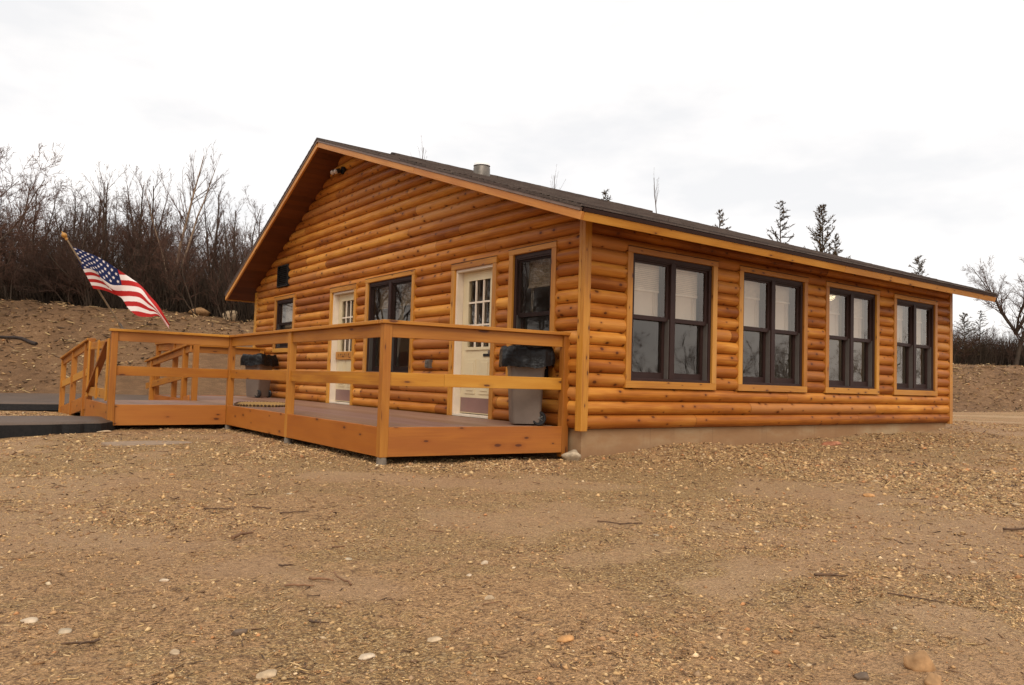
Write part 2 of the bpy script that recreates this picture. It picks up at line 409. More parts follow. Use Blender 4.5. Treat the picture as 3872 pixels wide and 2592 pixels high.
# ------------------------------------------------------------------ mesh builder
class MB:
    def __init__(self):
        self.v = []; self.f = []; self.uv = []; self.t = []; self.smooth = False
    def face(self, pts, uvs=None, tint=(0.5, 0.5, 0.5)):
        b = len(self.v)
        self.v.extend([tuple(p) for p in pts])
        self.f.append(tuple(range(b, b + len(pts))))
        if uvs is None: uvs = [(0, 0)] * len(pts)
        self.uv.extend(uvs)
        self.t.extend([tint] * len(pts))
    def obox(self, o, a, b, c, grain=None, tint=None):
        """box from corner o with edge vectors a,b,c ; grain runs along the longest edge (or index)"""
        o = Vector(o); e = [Vector(a), Vector(b), Vector(c)]
        if e[0].cross(e[1]).dot(e[2]) < 0: e = [e[1], e[0], e[2]]; grain = {0: 1, 1: 0, 2: 2}.get(grain, None)
        ln = [x.length for x in e]
        g = ln.index(max(ln)) if grain is None else grain
        r0, r1 = random.uniform(0, 40), random.uniform(0, 40)
        if tint is None: tint = (random.random(), random.random(), random.random())
        for ax in range(3):
            i, j = (ax + 1) % 3, (ax + 2) % 3
            for side in (0, 1):
                base = o + (e[ax] if side else Vector((0, 0, 0)))
                q = [base, base + e[i], base + e[i] + e[j], base + e[j]]
                st = [(0, 0), (ln[i], 0), (ln[i], ln[j]), (0, ln[j])]
                if g == i: uv = [(r0 + s, r1 + tt + ax * 3) for s, tt in st]
                elif g == j: uv = [(r0 + tt, r1 + s + ax * 3) for s, tt in st]
                else: uv = [(r0 + s * 0.3, r1 + tt + 7) for s, tt in st]
                if not side: q = q[::-1]; uv = uv[::-1]
                self.face(q, uv, tint)
        return self
    def box(self, p0, p1, **k):
        p0 = Vector(p0); p1 = Vector(p1)
        lo = Vector([min(a, b) for a, b in zip(p0, p1)]); d = [abs(a - b) for a, b in zip(p0, p1)]
        return self.obox(lo, (d[0], 0, 0), (0, d[1], 0), (0, 0, d[2]), **k)
    def beam(self, p, q, w, h, up=(0, 0, 1), tint=None):
        """beam from p to q, width w (sideways), height h downwards from the line"""
        p = Vector(p); q = Vector(q); d = q - p
        s = d.cross(Vector(up)).normalized(); u = s.cross(d).normalized()
        return self.obox(p - s * w / 2 - u * h, d, s * w, u * h, tint=tint)
    def tube(self, pts, radii, n=8, caps=True, tint=None):
        if tint is None: tint = (random.random(), random.random(), random.random())
        pts = [Vector(p) for p in pts]
        rings = []
        ref = Vector((0.13, 0.21, 0.97))
        for i, p in enumerate(pts):
            d = (pts[min(i + 1, len(pts) - 1)] - pts[max(i - 1, 0)]).normalized()
            if abs(d.dot(ref)) > 0.95: ref = Vector((0.9, 0.3, 0.1))
            a = d.cross(ref).normalized(); b = d.cross(a)
            rings.append([p + (a * math.cos(2 * math.pi * k / n) + b * math.sin(2 * math.pi * k / n)) * radii[i] for k in range(n)])
        for i in range(len(rings) - 1):
            for k in range(n):
                l = (k + 1) % n
                self.face([rings[i][k], rings[i + 1][k], rings[i + 1][l], rings[i][l]], [(i, k), (i + 1, k), (i + 1, k + 1), (i, k + 1)], tint)
        if caps:
            self.face(rings[0], None, tint); self.face(rings[-1][::-1], None, tint)
        return self
    def lathe(self, prof, c=(0, 0, 0), n=24, axis='z', tint=(0.5, 0.5, 0.5)):
        c = Vector(c)
        def P(r, h, a):
            x, y = r * math.cos(a), r * math.sin(a)
            if axis == 'z': return c + Vector((x, y, h))
            if axis == 'x': return c + Vector((h, x, y))
            return c + Vector((y, h, x))
        for (r0, h0), (r1, h1) in zip(prof[:-1], prof[1:]):
            for k in range(n):
                a0, a1 = 2 * math.pi * k / n, 2 * math.pi * (k + 1) / n
                q = [P(r0, h0, a0), P(r0, h0, a1), P(r1, h1, a1), P(r1, h1, a0)]
                if r0 < 1e-6: q = [q[0], q[2], q[3]]
                elif r1 < 1e-6: q = [q[0], q[1], q[2]]
                self.face(q, None, tint)
        return self
    def build(self, name, mat, parent=None, smooth=None, bevel=0.0, merge=False):
        me = bpy.data.meshes.new(name)
        me.from_pydata(self.v, [], self.f)
        u = me.uv_layers.new(name='UVMap')
        u.data.foreach_set('uv', np.array(self.uv, dtype=np.float32).ravel())
        ca = me.color_attributes.new('tint', 'FLOAT_COLOR', 'CORNER')
        tt = np.ones((len(self.t), 4), dtype=np.float32); tt[:, :3] = np.array(self.t, dtype=np.float32)
        ca.data.foreach_set('color', tt.ravel())
        me.materials.append(mat)
        if merge or smooth or bevel:
            import bmesh
            bm = bmesh.new(); bm.from_mesh(me)
            bmesh.ops.remove_doubles(bm, verts=bm.verts, dist=0.0002)
            bmesh.ops.recalc_face_normals(bm, faces=bm.faces)
            bm.to_mesh(me); bm.free()
        if smooth:
            me.shade_smooth()
            me.set_sharp_from_angle(angle=R(smooth))
        o = bpy.data.objects.new(name, me)
        COL.objects.link(o)
        if parent is not None: o.parent = parent
        if bevel:
            md = o.modifiers.new('edge', 'BEVEL'); md.width = bevel; md.segments = 2; md.limit_method = 'ANGLE'; md.angle_limit = R(40)
            md.harden_normals = False
        return o

def np_mesh(name, V, F, mat, parent=None, tint=None, smooth=False):
    """V (n,3) F (m,k) arrays"""
    me = bpy.data.meshes.new(name)
    V = np.asarray(V, dtype=np.float32); F = np.asarray(F, dtype=np.int32)
    me.vertices.add(len(V)); me.vertices.foreach_set('co', V.ravel())
    k = F.shape[1]
    me.loops.add(F.size); me.loops.foreach_set('vertex_index', F.ravel())
    me.polygons.add(len(F))
    me.polygons.foreach_set('loop_start', np.arange(0, F.size, k, dtype=np.int32))
    me.polygons.foreach_set('loop_total', np.full(len(F), k, dtype=np.int32))
    if smooth: me.polygons.foreach_set('use_smooth', np.ones(len(F), dtype=bool))
    me.update(calc_edges=True)
    if tint is not None:
        ca = me.color_attributes.new('tint', 'FLOAT_COLOR', 'POINT')
        tt = np.ones((len(V), 4), dtype=np.float32); tt[:, :3] = tint
        ca.data.foreach_set('color', tt.ravel())
    me.materials.append(mat)
    o = bpy.data.objects.new(name, me); COL.objects.link(o)
    if parent is not None: o.parent = parent
    return o

# ------------------------------------------------------------------ camera
yaw, pitch, roll = 0.9341021320297961, 0.05048655948063533, 0.029571158473586406
CAM = Vector((-6.026360, -6.735474, 0.539396))
f_ = Vector((math.cos(pitch) * math.cos(yaw), math.cos(pitch) * math.sin(yaw), math.sin(pitch)))
r_ = Vector((math.sin(yaw), -math.cos(yaw), 0)); u_ = r_.cross(f_)
rr = r_ * math.cos(roll) + u_ * math.sin(roll); uu = u_ * math.cos(roll) - r_ * math.sin(roll)
cd = bpy.data.cameras.new('camera')
cd.sensor_width = 36.0; cd.sensor_fit = 'HORIZONTAL'; cd.lens = 2892.015 / 3872 * 36
cd.clip_start = 0.05; cd.clip_end = 2000
cam = bpy.data.objects.new('camera', cd); COL.objects.link(cam)
mw = Matrix((( rr.x, uu.x, -f_.x, CAM.x), (rr.y, uu.y, -f_.y, CAM.y), (rr.z, uu.z, -f_.z, CAM.z), (0, 0, 0, 1)))
cam.matrix_world = mw
scn.camera = cam

# ------------------------------------------------------------------ terrain
HC = (14.0, -3.0)
def sstep(x):
    x = np.clip(x, 0, 1); return x * x * (3 - 2 * x)
def vnoise(x, y, s, seed=0):
    """cheap smooth value noise, vectorised"""
    x = np.asarray(x) * s; y = np.asarray(y) * s
    xi = np.floor(x).astype(np.int64); yi = np.floor(y).astype(np.int64)
    fx = x - xi; fy = y - yi
    fx = fx * fx * (3 - 2 * fx); fy = fy * fy * (3 - 2 * fy)
    def h(a, b):
        n = (a * 374761393 + b * 668265263 + seed * 974711) & 0x7fffffff
        n = ((n ^ (n >> 13)) * 1274126177) & 0x7fffffff
        return ((n ^ (n >> 16)) & 0xffff) / 65535.0
    return (h(xi, yi) * (1 - fx) + h(xi + 1, yi) * fx) * (1 - fy) + (h(xi, yi + 1) * (1 - fx) + h(xi + 1, yi + 1) * fx) * fy
def gz(x, y):
    x = np.asarray(x, dtype=float); y = np.asarray(y, dtype=float)
    z = np.full(np.broadcast(x, y).shape, -0.362)
    z = z + 0.0225 * np.clip(x, 0, 10.5) * sstep((6 - np.abs(y)) / 6 + 0.9)
    d = np.hypot(x - CAM.x, y - CAM.y)
    th = np.degrees(np.arctan2(y - CAM.y, x - CAM.x))
    w = sstep((th + 25) / 25) * sstep((178 - th) / 20)
    foot = np.interp(th, [-20, 19.7, 26, 40, 55, 69, 78, 87, 110, 150], [50, 46.5, 43.5, 37, 28, 22.6, 23.8, 26.2, 30, 30]) + 0.8 * (vnoise(x, y, 0.12, 3) - 0.5)
    k = sstep((d - foot) / 8.2)
    hgt = np.interp(th, [20, 45, 69, 87, 110], [2.75, 2.9, 2.95, 3.15, 3.3])
    z = z + w * (hgt * k + 0.35 * sstep((d - foot - 9) / 30))
    z = z + w * k * 0.40 * (vnoise(x, y, 0.3, 5) - 0.5) + w * k * 0.26 * (vnoise(x, y, 1.1, 6) - 0.5) + w * k * 0.10 * (vnoise(x, y, 2.6, 7) - 0.5)
    z = z - 0.13 * np.exp(-((x + 6.6) / 1.6) ** 2 - ((y - 4.9) / 0.6) ** 2)
    near = 1 - sstep((np.hypot(x + 1, y) - 14) / 20)
    z = z + 0.05 * (vnoise(x, y, 0.6, 1) - 0.5) + 0.022 * (vnoise(x, y, 2.3, 2) - 0.5) + near * 0.010 * (vnoise(x, y, 7.0, 4) - 0.5)
    # small heap of fill against the wall near the corner
    z = z + 0.07 * np.exp(-(((x - 1.5) / 0.8) ** 2 + ((y + 0.1) / 0.35) ** 2))
    z = z + 0.055 * np.exp(-((y + 0.02) / 0.16) ** 2) * sstep((x + 0.1) / 0.4) * sstep((9.6 - x) / 0.4) * (0.35 + 1.1 * vnoise(x, y, 1.7, 41))
    # mound of gravel beside the path end
    z = z + 0.05 * np.exp(-(((x + 4.7) / 0.7) ** 2 + ((y - 4.75) / 0.3) ** 2))
    return z
def g1(x, y): return float(gz(np.array([x]), np.array([y]))[0])

def gpt(px, py, z=-0.362):
    d = f_ + rr * ((px - 1936) / 2892.015) - uu * ((py - 1296) / 2892.015)
    t_ = (z - CAM.z) / d.z
    return CAM.x + d.x * t_, CAM.y + d.y * t_
TRACKS = [((2700, 2210), (3080, 2120), 0.17), ((3080, 2120), (3700, 2000), 0.22), ((3500, 2330), (3850, 2480), 0.20), ((1250, 1800), (1900, 1830), 0.30), ((300, 2040), (700, 2060), 0.22), ((900, 2150), (1500, 2230), 0.16), ((3300, 1640), (3900, 1690), 0.5)]
TRK = [(gpt(*a), gpt(*b), w_) for a, b, w_ in TRACKS]
def bare(x, y):
    n1 = vnoise(x, y, 0.7, 51) * 0.55 + vnoise(x, y, 2.1, 52) * 0.3 + vnoise(x, y, 5.5, 53) * 0.15
    out = sstep((n1 - 0.57) / 0.10) * 0.8
    jit = (vnoise(x, y, 3.0, 54) - 0.5) * 0.30 + (vnoise(x, y, 9.0, 55) - 0.5) * 0.14
    for (a, b, w_) in TRK:
        ax, ay = a; dx, dy = b[0] - ax, b[1] - ay
        t_ = np.clip(((x - ax) * dx + (y - ay) * dy) / (dx * dx + dy * dy), 0, 1)
        d = np.hypot(x - ax - t_ * dx, y - ay - t_ * dy) + jit
        out = np.maximum(out, 1 - sstep((d - w_ * 0.5) / (w_ * 0.9)))
    return out
def axis(segs):
    out = [segs[0][0]]
    for a, b, s in segs:
        n = max(1, int(round((b - a) / s)))
        out.extend(list(np.linspace(a, b, n + 1)[1:]))
    return np.array(out)
xs = axis([(-400, -80, 40), (-80, -20, 4), (-20, -9, 0.5), (-9, 3, 0.06), (3, 12, 0.18), (12, 62, 0.8), (62, 100, 4), (100, 400, 40)])
ys = axis([(-400, -80, 40), (-80, -20, 4), (-20, -8, 0.6), (-8, 2, 0.06), (2, 7, 0.12), (7, 40, 0.5), (40, 80, 3), (80, 400, 40)])
GX, GY = np.meshgrid(xs, ys)
GZ = gz(GX, GY)
# extra fine grit relief where the ground is close
nearm = 1 - sstep((np.hypot(GX - CAM.x, GY - CAM.y) - 5) / 7)
GZ = GZ + nearm * 0.008 * (vnoise(GX, GY, 16.0, 8) - 0.5)
V = np.stack([GX.ravel(), GY.ravel(), GZ.ravel()], 1)
nx, ny = len(xs), len(ys)
idx = np.arange(nx * ny).reshape(ny, nx)
F = np.stack([idx[:-1, :-1].ravel(), idx[:-1, 1:].ravel(), idx[1:, 1:].ravel(), idx[1:, :-1].ravel()], 1)
def bankness(x, y):
    d = np.hypot(x - CAM.x, y - CAM.y); th = np.degrees(np.arctan2(y - CAM.y, x - CAM.x))
    foot = np.interp(th, [-20, 19.7, 26, 40, 55, 69, 78, 87, 110, 150], [50, 46.5, 43.5, 37, 28, 22.6, 23.8, 26.2, 30, 30])
    return sstep((d - foot + 1.6 + 1.6 * (vnoise(x, y, 0.9, 61) - 0.5)) / 1.8) * sstep((th + 25) / 25) * sstep((178 - th) / 20)
BARE = bare(GX, GY).ravel(); BANK = bankness(GX, GY).ravel()
tag(np_mesh('ground', V, F, M['ground'], smooth=True, tint=np.stack([BARE, BANK, BARE], 1)), 'bare brown dirt and gravel ground rising to a bank', kind='structure')

# ------------------------------------------------------------------ asphalt path (U shape)
def slab_poly(name, pts, ztop, thick, mats):
    me_v = []; F4 = []
    n = len(pts)
    mb = MB(); mb.face([(x, y, ztop(x, y)) for x, y in pts])
    o = mb.build(name, mats[0])
    eb = MB()
    for i in range(n):
        a, b = pts[i], pts[(i + 1) % n]
        za, zb = ztop(*a), ztop(*b)
        eb.face([(a[0], a[1], za), (a[0], a[1], za - thick), (b[0], b[1], zb - thick), (b[0], b[1], zb)])
    return o, eb
def path_strip(name, left, right, z, drop, steps=40):
    """strip between two polylines (interpolated), with rounded shoulders and cut edges"""
    def ev(poly, s):
        t_ = s * (len(poly) - 1); i = min(int(t_), len(poly) - 2); w = t_ - i
        return Vector(poly[i]).lerp(Vector(poly[i + 1]), w)
    rows = []
    for k in range(steps + 1):
        s = k / steps
        a = Vector((*ev(left, s), 0)); b = Vector((*ev(right, s), 0))
        j = (vnoise(np.array([k * 0.7]), np.array([1.0]), 1, 11)[0] - 0.5) * 0.06
        j2 = (vnoise(np.array([k * 0.7]), np.array([5.0]), 1, 12)[0] - 0.5) * 0.06
        a += (b - a).normalized() * j; b += (b - a).normalized() * j2
        d = (b - a).normalized()
        row = []
        for w, dz in ((-0.0, -drop), (0.0, -0.035), (0.05, -0.008), (0.16, 0.0)):
            p = a + d * (w - (0.05 if dz == -drop else 0)); row.append((p.x, p.y, z + dz))
        m = (a + b) / 2; row.append((m.x, m.y, z + 0.01))
        for w, dz in ((0.16, 0.0), (0.05, -0.008), (0.0, -0.035), (0.0, -drop)):
            p = b - d * (w - (0.05 if dz == -drop else 0)); row.append((p.x, p.y, z + dz))
        rows.append(row)
    top = MB(); edge = MB()
    for r0, r1 in zip(rows[:-1], rows[1:]):
        for i in range(8):
            (edge if i in (0, 7) else top).face([r0[i], r0[i + 1], r1[i + 1], r1[i]])
    for r in (rows[0], rows[-1]):
        edge.face([r[0], r[1], r[7], r[8]])
    o = top.build(name, M['asphalt'], smooth=60)
    e = edge.build('cut_edge', M['asphalt_edge'], o, merge=True)
    return o
o = path_strip('path', [(-3.93, 6.75), (-4.6, 6.98), (-5.6, 7.05), (-8, 7.1), (-12, 7.2)], [(-3.93, 5.95), (-4.2, 5.45), (-4.9, 5.3), (-8, 5.05), (-12, 4.9)], -0.195, 0.42)
tag(o, 'black asphalt footpath ending at the deck gate', kind='structure')
o = path_strip('road', [(-14, 18.6), (-6, 18.4), (2, 19.8), (9, 19.9), (16, 19.2)], [(-14, 12.3), (-6, 12.35), (-3.2, 11.85), (0, 12.6), (9, 13.4), ], -0.20, 0.16)
tag(o, 'dark asphalt drive behind the deck at the foot of the bank', kind='structure')

# ------------------------------------------------------------------ the cabin
L, WD = 9.251, 11.859
OX, OY = 0.604, 0.576
ZEB, ZAB, RY = 2.301, 4.841, 6.958
YLE = WD + OY
SR = (ZAB - ZEB) / (RY + OY)
SL = (ZAB - ZEB) / (YLE - RY)
XF = L + 0.594
def under(y): return ZEB + SR * (y + OY) if y <= RY else ZEB + SL * (YLE - y)

cabin = empty('log_cabin', (0, 0, 0))
tag(cabin, 'single storey cabin clad in honey brown half logs under a low dark shingle roof', 'cabin')

CH = 2.246 / 13.45      # log course height
def subtract(iv, a, b):
    out = []
    for s, e in iv:
        if b <= s or a >= e: out.append((s, e)); continue
        if a > s: out.append((s, a))
        if b < e: out.append((b, e))
    return out

def log_wall(P, smin, smax, zmax, openings, gable=False, seed=1, name='log_wall'):
    """P(s, depth, z) -> point. Courses of half logs cut round the openings."""
    rnd = random.Random(seed)
    mb = MB(); back = MB(); NRM = []
    out_ = (Vector(P(0, 1, 0)) - Vector(P(0, 0, 0))).normalized()
    A = R(84); NS = 11
    phis = [-A + 2 * A * i / NS for i in range(NS + 1)]
    nc = int(zmax / CH) + 1
    for c in range(nc):
        z0 = c * CH
        # butt joints
        cuts = [smin - 1]
        s = smin + rnd.uniform(1.2, 4.5)
        while s < smax: cuts.append(s); s += rnd.uniform(2.6, 5.2)
        cuts.append(smax + 1)
        dj = [rnd.uniform(-0.003, 0.003) for _ in cuts]
        boards = list(zip(cuts[:-1], cuts[1:]))
        tints = [(min(1, max(0, rnd.gauss(0.5, 0.33))), rnd.random(), rnd.random()) for _ in boards]
        offs = [(rnd.uniform(0, 60), rnd.uniform(0, 60)) for _ in boards]
        pts = [(z0 + CH / 2 + (CH / 2) * math.sin(p) / math.sin(A), -0.010 + 0.065 * (math.cos(p) - math.cos(A)) / (1 - math.cos(A))) for p in phis]
        arc = [0]
        for (za, da), (zb, db) in zip(pts[:-1], pts[1:]): arc.append(arc[-1] + math.hypot(zb - za, db - da))
        for i in range(NS):
            (za, da), (zb, db) = pts[i], pts[i + 1]
            zm = (za + zb) / 2
            lo, hi = smin, smax
            if gable:
                if zm - 0.13 > ZEB: 
                    lo = max(lo, (zm - 0.13 - ZEB) / SR - OY); hi = min(hi, YLE - (zm - 0.13 - ZEB) / SL)
                if hi <= lo: continue
            iv = [(lo, hi)]
            for (a, b, oz0, oz1) in openings:
                if oz0 < zm < oz1: iv = subtract(iv, a, b)
            for (s0, s1) in iv:
                for bi, (b0, b1) in enumerate(boards):
                    a0, a1 = max(s0, b0 + 0.0028), min(s1, b1 - 0.0028)
                    if a1 - a0 < 0.005: continue
                    n = max(1, int((a1 - a0) / 1.2)) if False else 1
                    ou, ov = offs[bi]
                    q = [P(a0, da, za), P(a1, da, za), P(a1, db, zb), P(a0, db, zb)]
                    uv = [(a0 + ou, arc[i] + ov), (a1 + ou, arc[i] + ov), (a1 + ou, arc[i + 1] + ov), (a0 + ou, arc[i + 1] + ov)]
                    na = (out_ * math.cos(phis[i] * 0.93) + Vector((0, 0, math.sin(phis[i] * 0.93)))); nb = (out_ * math.cos(phis[i + 1] * 0.93) + Vector((0, 0, math.sin(phis[i + 1] * 0.93))))
                    nn = [na, na, nb, nb]
                    v0, v1, v2 = Vector(q[0]), Vector(q[1]), Vector(q[2])
                    if (v1 - v0).cross(v2 - v0).dot(out_) < 0: q = q[::-1]; uv = uv[::-1]; nn = nn[::-1]
                    mb.face(q, uv, tints[bi]); NRM.extend(nn)
                back.face([P(s0, -0.02, za), P(s1, -0.02, za), P(s1, -0.02, zb), P(s0, -0.02, zb)])
    o = mb.build(name, M['log'], cabin)
    o.data.shade_smooth(); o.data.normals_split_custom_set([tuple(n) for n in NRM])
    b = back.build('sheathing', M['backing'], o)
    return o

# openings: outer trim rectangles (s0,s1,z0,z1)
WZ0, WZ1 = 0.499, 2.246
RW = [(0.648, 2.364), (2.842, 4.507), (5.009, 6.622), (7.117, 8.700)]
T = 0.09
GW = [(0.474, 1.454, 0.50, 2.276), (4.010, 5.787, 0.52, 2.276), (9.239, 10.491, 1.027, 2.276)]
DR = [(1.743, 2.895, 0.0, 2.238), (6.174, 7.353, 0.0, 2.238)]
def inner(a, b, c, d, t=T - 0.012): return (a + t, b - t, c + t, d - t)
Pr = lambda s, d, z: (s, -d, z)              # right wall faces -Y
Pg = lambda s, d, z: (-d, s, z)              # gable wall faces -X
ventr = (9.70, 10.36, 2.50, 2.98)
log_wall(Pr, 0.0, L, 2.52, [inner(a, b, WZ0, WZ1) for a, b in RW], seed=3)
log_wall(Pg, 0.0, WD, 4.95, [inner(*w) for w in GW] + [(ventr[0] + 0.01, ventr[1] - 0.01, ventr[2] + 0.01, ventr[3] - 0.01)] + [(d[0] + 0.078, d[1] - 0.078, -1, d[3] - 0.078) for d in DR] , gable=True, seed=5)
log_wall(lambda s, d, z: (s, WD + d, z), 0.0, L, 2.5, [], seed=8)
log_wall(lambda s, d, z: (L + d, s, z), 0.0, WD, 4.95, [], gable=True, seed=9)

# corner boards
cb = MB()
def cboard(x0, y0, x1, y1, z1, z0=-0.02): cb.box((x0, y0, z0), (x1, y1, z1))
cboard(-0.064, 0.0, -0.003, 0.045, 2.50); cboard(-0.064, -0.064, 0.040, -0.003, 2.52)
ob = cb.build('corner_board', M['trim'], cabin, bevel=0.004)
cb = MB(); cboard(L - 0.05, -0.060, L + 0.060, -0.003, 2.52); cboard(L + 0.003, 0, L + 0.055, 0.10, 2.5); cb.build('corner_board', M['trim'], cabin, bevel=0.004)
cb = MB(); cboard(-0.055, WD - 0.10, -0.003, WD + 0.055, 2.50); cb.build('corner_board', M['trim'], cabin, bevel=0.004)
# foundation
fb = MB(); fb.box((0.03, 0.03, -1.0), (L - 0.03, WD - 0.03, -0.006)); fb.build('foundation', M['concrete'], cabin)

# ---- roof
roof_under = MB()
roof = None
def slope_pt(x, y, off):   # off measured vertically above underside
    return (x, y, under(y) + off)
x0, x1 = -OX, XF
# shingle deck top as a mesh with shingle steps
TH = 0.168           # vertical thickness to top of shingles
sb = MB()
def slope_strip(mb, ya, yb, off, lift, vscale=1):
    n = int(abs(yb - ya) / 0.135); rowsy = np.linspace(ya, yb, n + 1)
    sg = SR if ya < RY and yb <= RY + 1e-6 else SL
    cosa = 1 / math.hypot(1, sg)
    for i in range(n):
        y_a, y_b = rowsy[i], rowsy[i + 1]
        za, zb = under(y_a) + off, under(y_b) + off
        X = np.linspace(x0 - 0.02, x1 + 0.02, 36)
        va, vb = abs(y_a - ya) / cosa, abs(y_b - ya) / cosa
        jit = [random.uniform(-0.004, 0.004) for _ in X]
        for j in range(len(X) - 1):
            p = [(X[j], y_a, za + lift + jit[j]), (X[j + 1], y_a, za + lift + jit[j + 1]), (X[j + 1], y_b, zb), (X[j], y_b, zb)]
            uv = [(X[j], va), (X[j + 1], va), (X[j + 1], vb), (X[j], vb)]
            mb.face(p, uv)
            mb.face([(X[j], y_a, za - 0.012), (X[j + 1], y_a, za - 0.012), (X[j + 1], y_a, za + lift + jit[j + 1]), (X[j], y_a, za + lift + jit[j])], [(X[j], va - 0.02), (X[j + 1], va - 0.02), (X[j + 1], va), (X[j], va)])
slope_strip(sb, -OY - 0.03, RY, TH, 0.013)
slope_strip(sb, YLE + 0.03, RY, TH, 0.013)
# rake edge of shingle layer
for X in (x0 - 0.02, x1 + 0.02):
    for ya, yb in ((-OY - 0.03, RY), (RY, YLE + 0.03)):
        a, b = under(max(ya, -OY - 0.03)), under(yb)
        q = [(X, ya, under(ya) + TH - 0.03), (X, yb, under(yb) + TH - 0.03), (X, yb, under(yb) + TH + 0.005), (X, ya, under(ya) + TH + 0.005)]
        sb.face(q, [(0, 0), (3, 0), (3, 0.03), (0, 0.03)])
roof = sb.build('roof', M['shingle'], cabin)
# ridge cap vent
rv = MB()
for k in range(18):
    xa = 0.95 + k * (8.35 - 0.95) / 18; xb = xa + (8.35 - 0.95) / 18
    zr = ZAB + TH
    for s, sl in ((-1, SR), (1, SL)):
        w = 0.16
        rv.face([(xa, RY, zr + 0.055), (xb, RY, zr + 0.05), (xb, RY + s * w, zr + 0.055 - w * sl), (xa, RY + s * w, zr + 0.06 - w * sl)], [(xa, 0), (xb, 0), (xb, w), (xa, w)])
        rv.face([(xa, RY + s * w, zr - 0.01 - w * sl), (xb, RY + s * w, zr - 0.01 - w * sl), (xb, RY + s * w, zr + 0.055 - w * sl), (xa, RY + s * w, zr + 0.06 - w * sl)], [(xa, 0), (xb, 0), (xb, 0.1), (xa, 0.1)])
for X in (0.95, 8.35):
    zr = ZAB + TH
    rv.face([(X, RY - 0.16, zr - 0.16 * SR - 0.01), (X, RY - 0.16, zr + 0.055 - 0.16 * SR), (X, RY, zr + 0.055), (X, RY + 0.16, zr + 0.055 - 0.16 * SL), (X, RY + 0.16, zr - 0.16 * SL - 0.01)])
rv.build('ridge_vent', M['shingle'], roof)
# ridge cap shingles on the bare ends
for xa, xb in ((x0 - 0.02, 0.95), (8.35, x1 + 0.02)):
    rc = MB()
    for s, sl in ((-1, SR), (1, SL)):
        rc.face([(xa, RY, ZAB + TH + 0.014), (xb, RY, ZAB + TH + 0.014), (xb, RY + s * 0.15, ZAB + TH + 0.016 - 0.15 * sl), (xa, RY + s * 0.15, ZAB + TH + 0.016 - 0.15 * sl)], [(xa, 0), (xb, 0), (xb, .15), (xa, .15)])
    rc.build('ridge_cap', M['shingle'], roof)
# soffit: boards running along X, following the rafters (both slopes, whole roof underside)
so = MB()
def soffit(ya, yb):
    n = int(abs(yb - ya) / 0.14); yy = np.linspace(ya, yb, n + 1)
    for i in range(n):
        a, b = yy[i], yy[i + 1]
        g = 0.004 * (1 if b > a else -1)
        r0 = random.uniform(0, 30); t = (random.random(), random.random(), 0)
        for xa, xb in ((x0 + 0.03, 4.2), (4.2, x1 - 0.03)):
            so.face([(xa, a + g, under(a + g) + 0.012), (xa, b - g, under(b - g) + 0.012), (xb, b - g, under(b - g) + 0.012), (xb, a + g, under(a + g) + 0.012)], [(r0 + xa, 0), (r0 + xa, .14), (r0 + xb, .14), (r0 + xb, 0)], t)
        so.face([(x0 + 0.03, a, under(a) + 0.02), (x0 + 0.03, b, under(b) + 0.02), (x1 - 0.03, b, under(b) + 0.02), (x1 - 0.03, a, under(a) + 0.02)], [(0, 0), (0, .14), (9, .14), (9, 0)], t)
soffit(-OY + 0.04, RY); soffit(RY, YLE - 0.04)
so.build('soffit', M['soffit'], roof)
# fascia / rake boards (wood) and drip boards above
def rakeboards(xa, xb, mat_w, dz0, dz1, name, mat):
    for ya, yb in ((-OY, RY), (RY, YLE)):
        mb = MB()
        a = Vector((xa, ya, under(ya) + dz0)); b = Vector((xa, yb, under(yb) + dz0))
        # split in boards
        n = 2
        for k in range(n):
            p = a.lerp(b, k / n); q = a.lerp(b, (k + 1) / n)
            d = q - p
            nrm = Vector((0, -d.z, d.y)).normalized()
            if nrm.z < 0: nrm = -nrm
            hh = (dz1 - dz0) * abs(nrm.z)
            mb.obox(p, d * 0.9992, Vector((xb - xa, 0, 0)), nrm * hh)
        mb.build(name, mat, roof, bevel=0.003)
rakeboards(-OX, -OX + 0.038, 0, 0.0, 0.097, 'rake_board', M['rake'])
rakeboards(-OX - 0.012, -OX + 0.02, 0, 0.100, 0.142, 'drip_board', M['dripboard'])
rakeboards(XF - 0.038, XF, 0, 0.0, 0.097, 'rake_board', M['rake'])
rakeboards(XF - 0.02, XF + 0.012, 0, 0.100, 0.142, 'drip_board', M['dripboard'])
def eave(yc, sl, sgn):
    # square-cut: board tilted perpendicular to the rafter
    nrm = Vector((0, -sl * sgn, 1)).normalized(); tdir = Vector((0, sgn, sl)).normalized()
    mb = MB()
    for k in range(2):
        xa = x0 + 0.04 + (x1 - x0 - 0.08) * k / 2; xb = x0 + 0.04 + (x1 - x0 - 0.08) * (k + 1) / 2 - 0.003
        mb.obox(Vector((xa, yc, ZEB)), Vector((xb - xa, 0, 0)), nrm * 0.094, tdir * 0.036)
    mb.build('fascia_board', M['trim'], roof, bevel=0.003)
    mb = MB(); mb.obox(Vector((x0 + 0.022, yc, ZEB)) + nrm * 0.097 - tdir * 0.010, Vector((x1 - x0 - 0.044, 0, 0)), nrm * 0.042, tdir * 0.03)
    mb.build('drip_board', M['sash'], roof)
eave(-OY, SR, 1); eave(YLE, SL, -1)
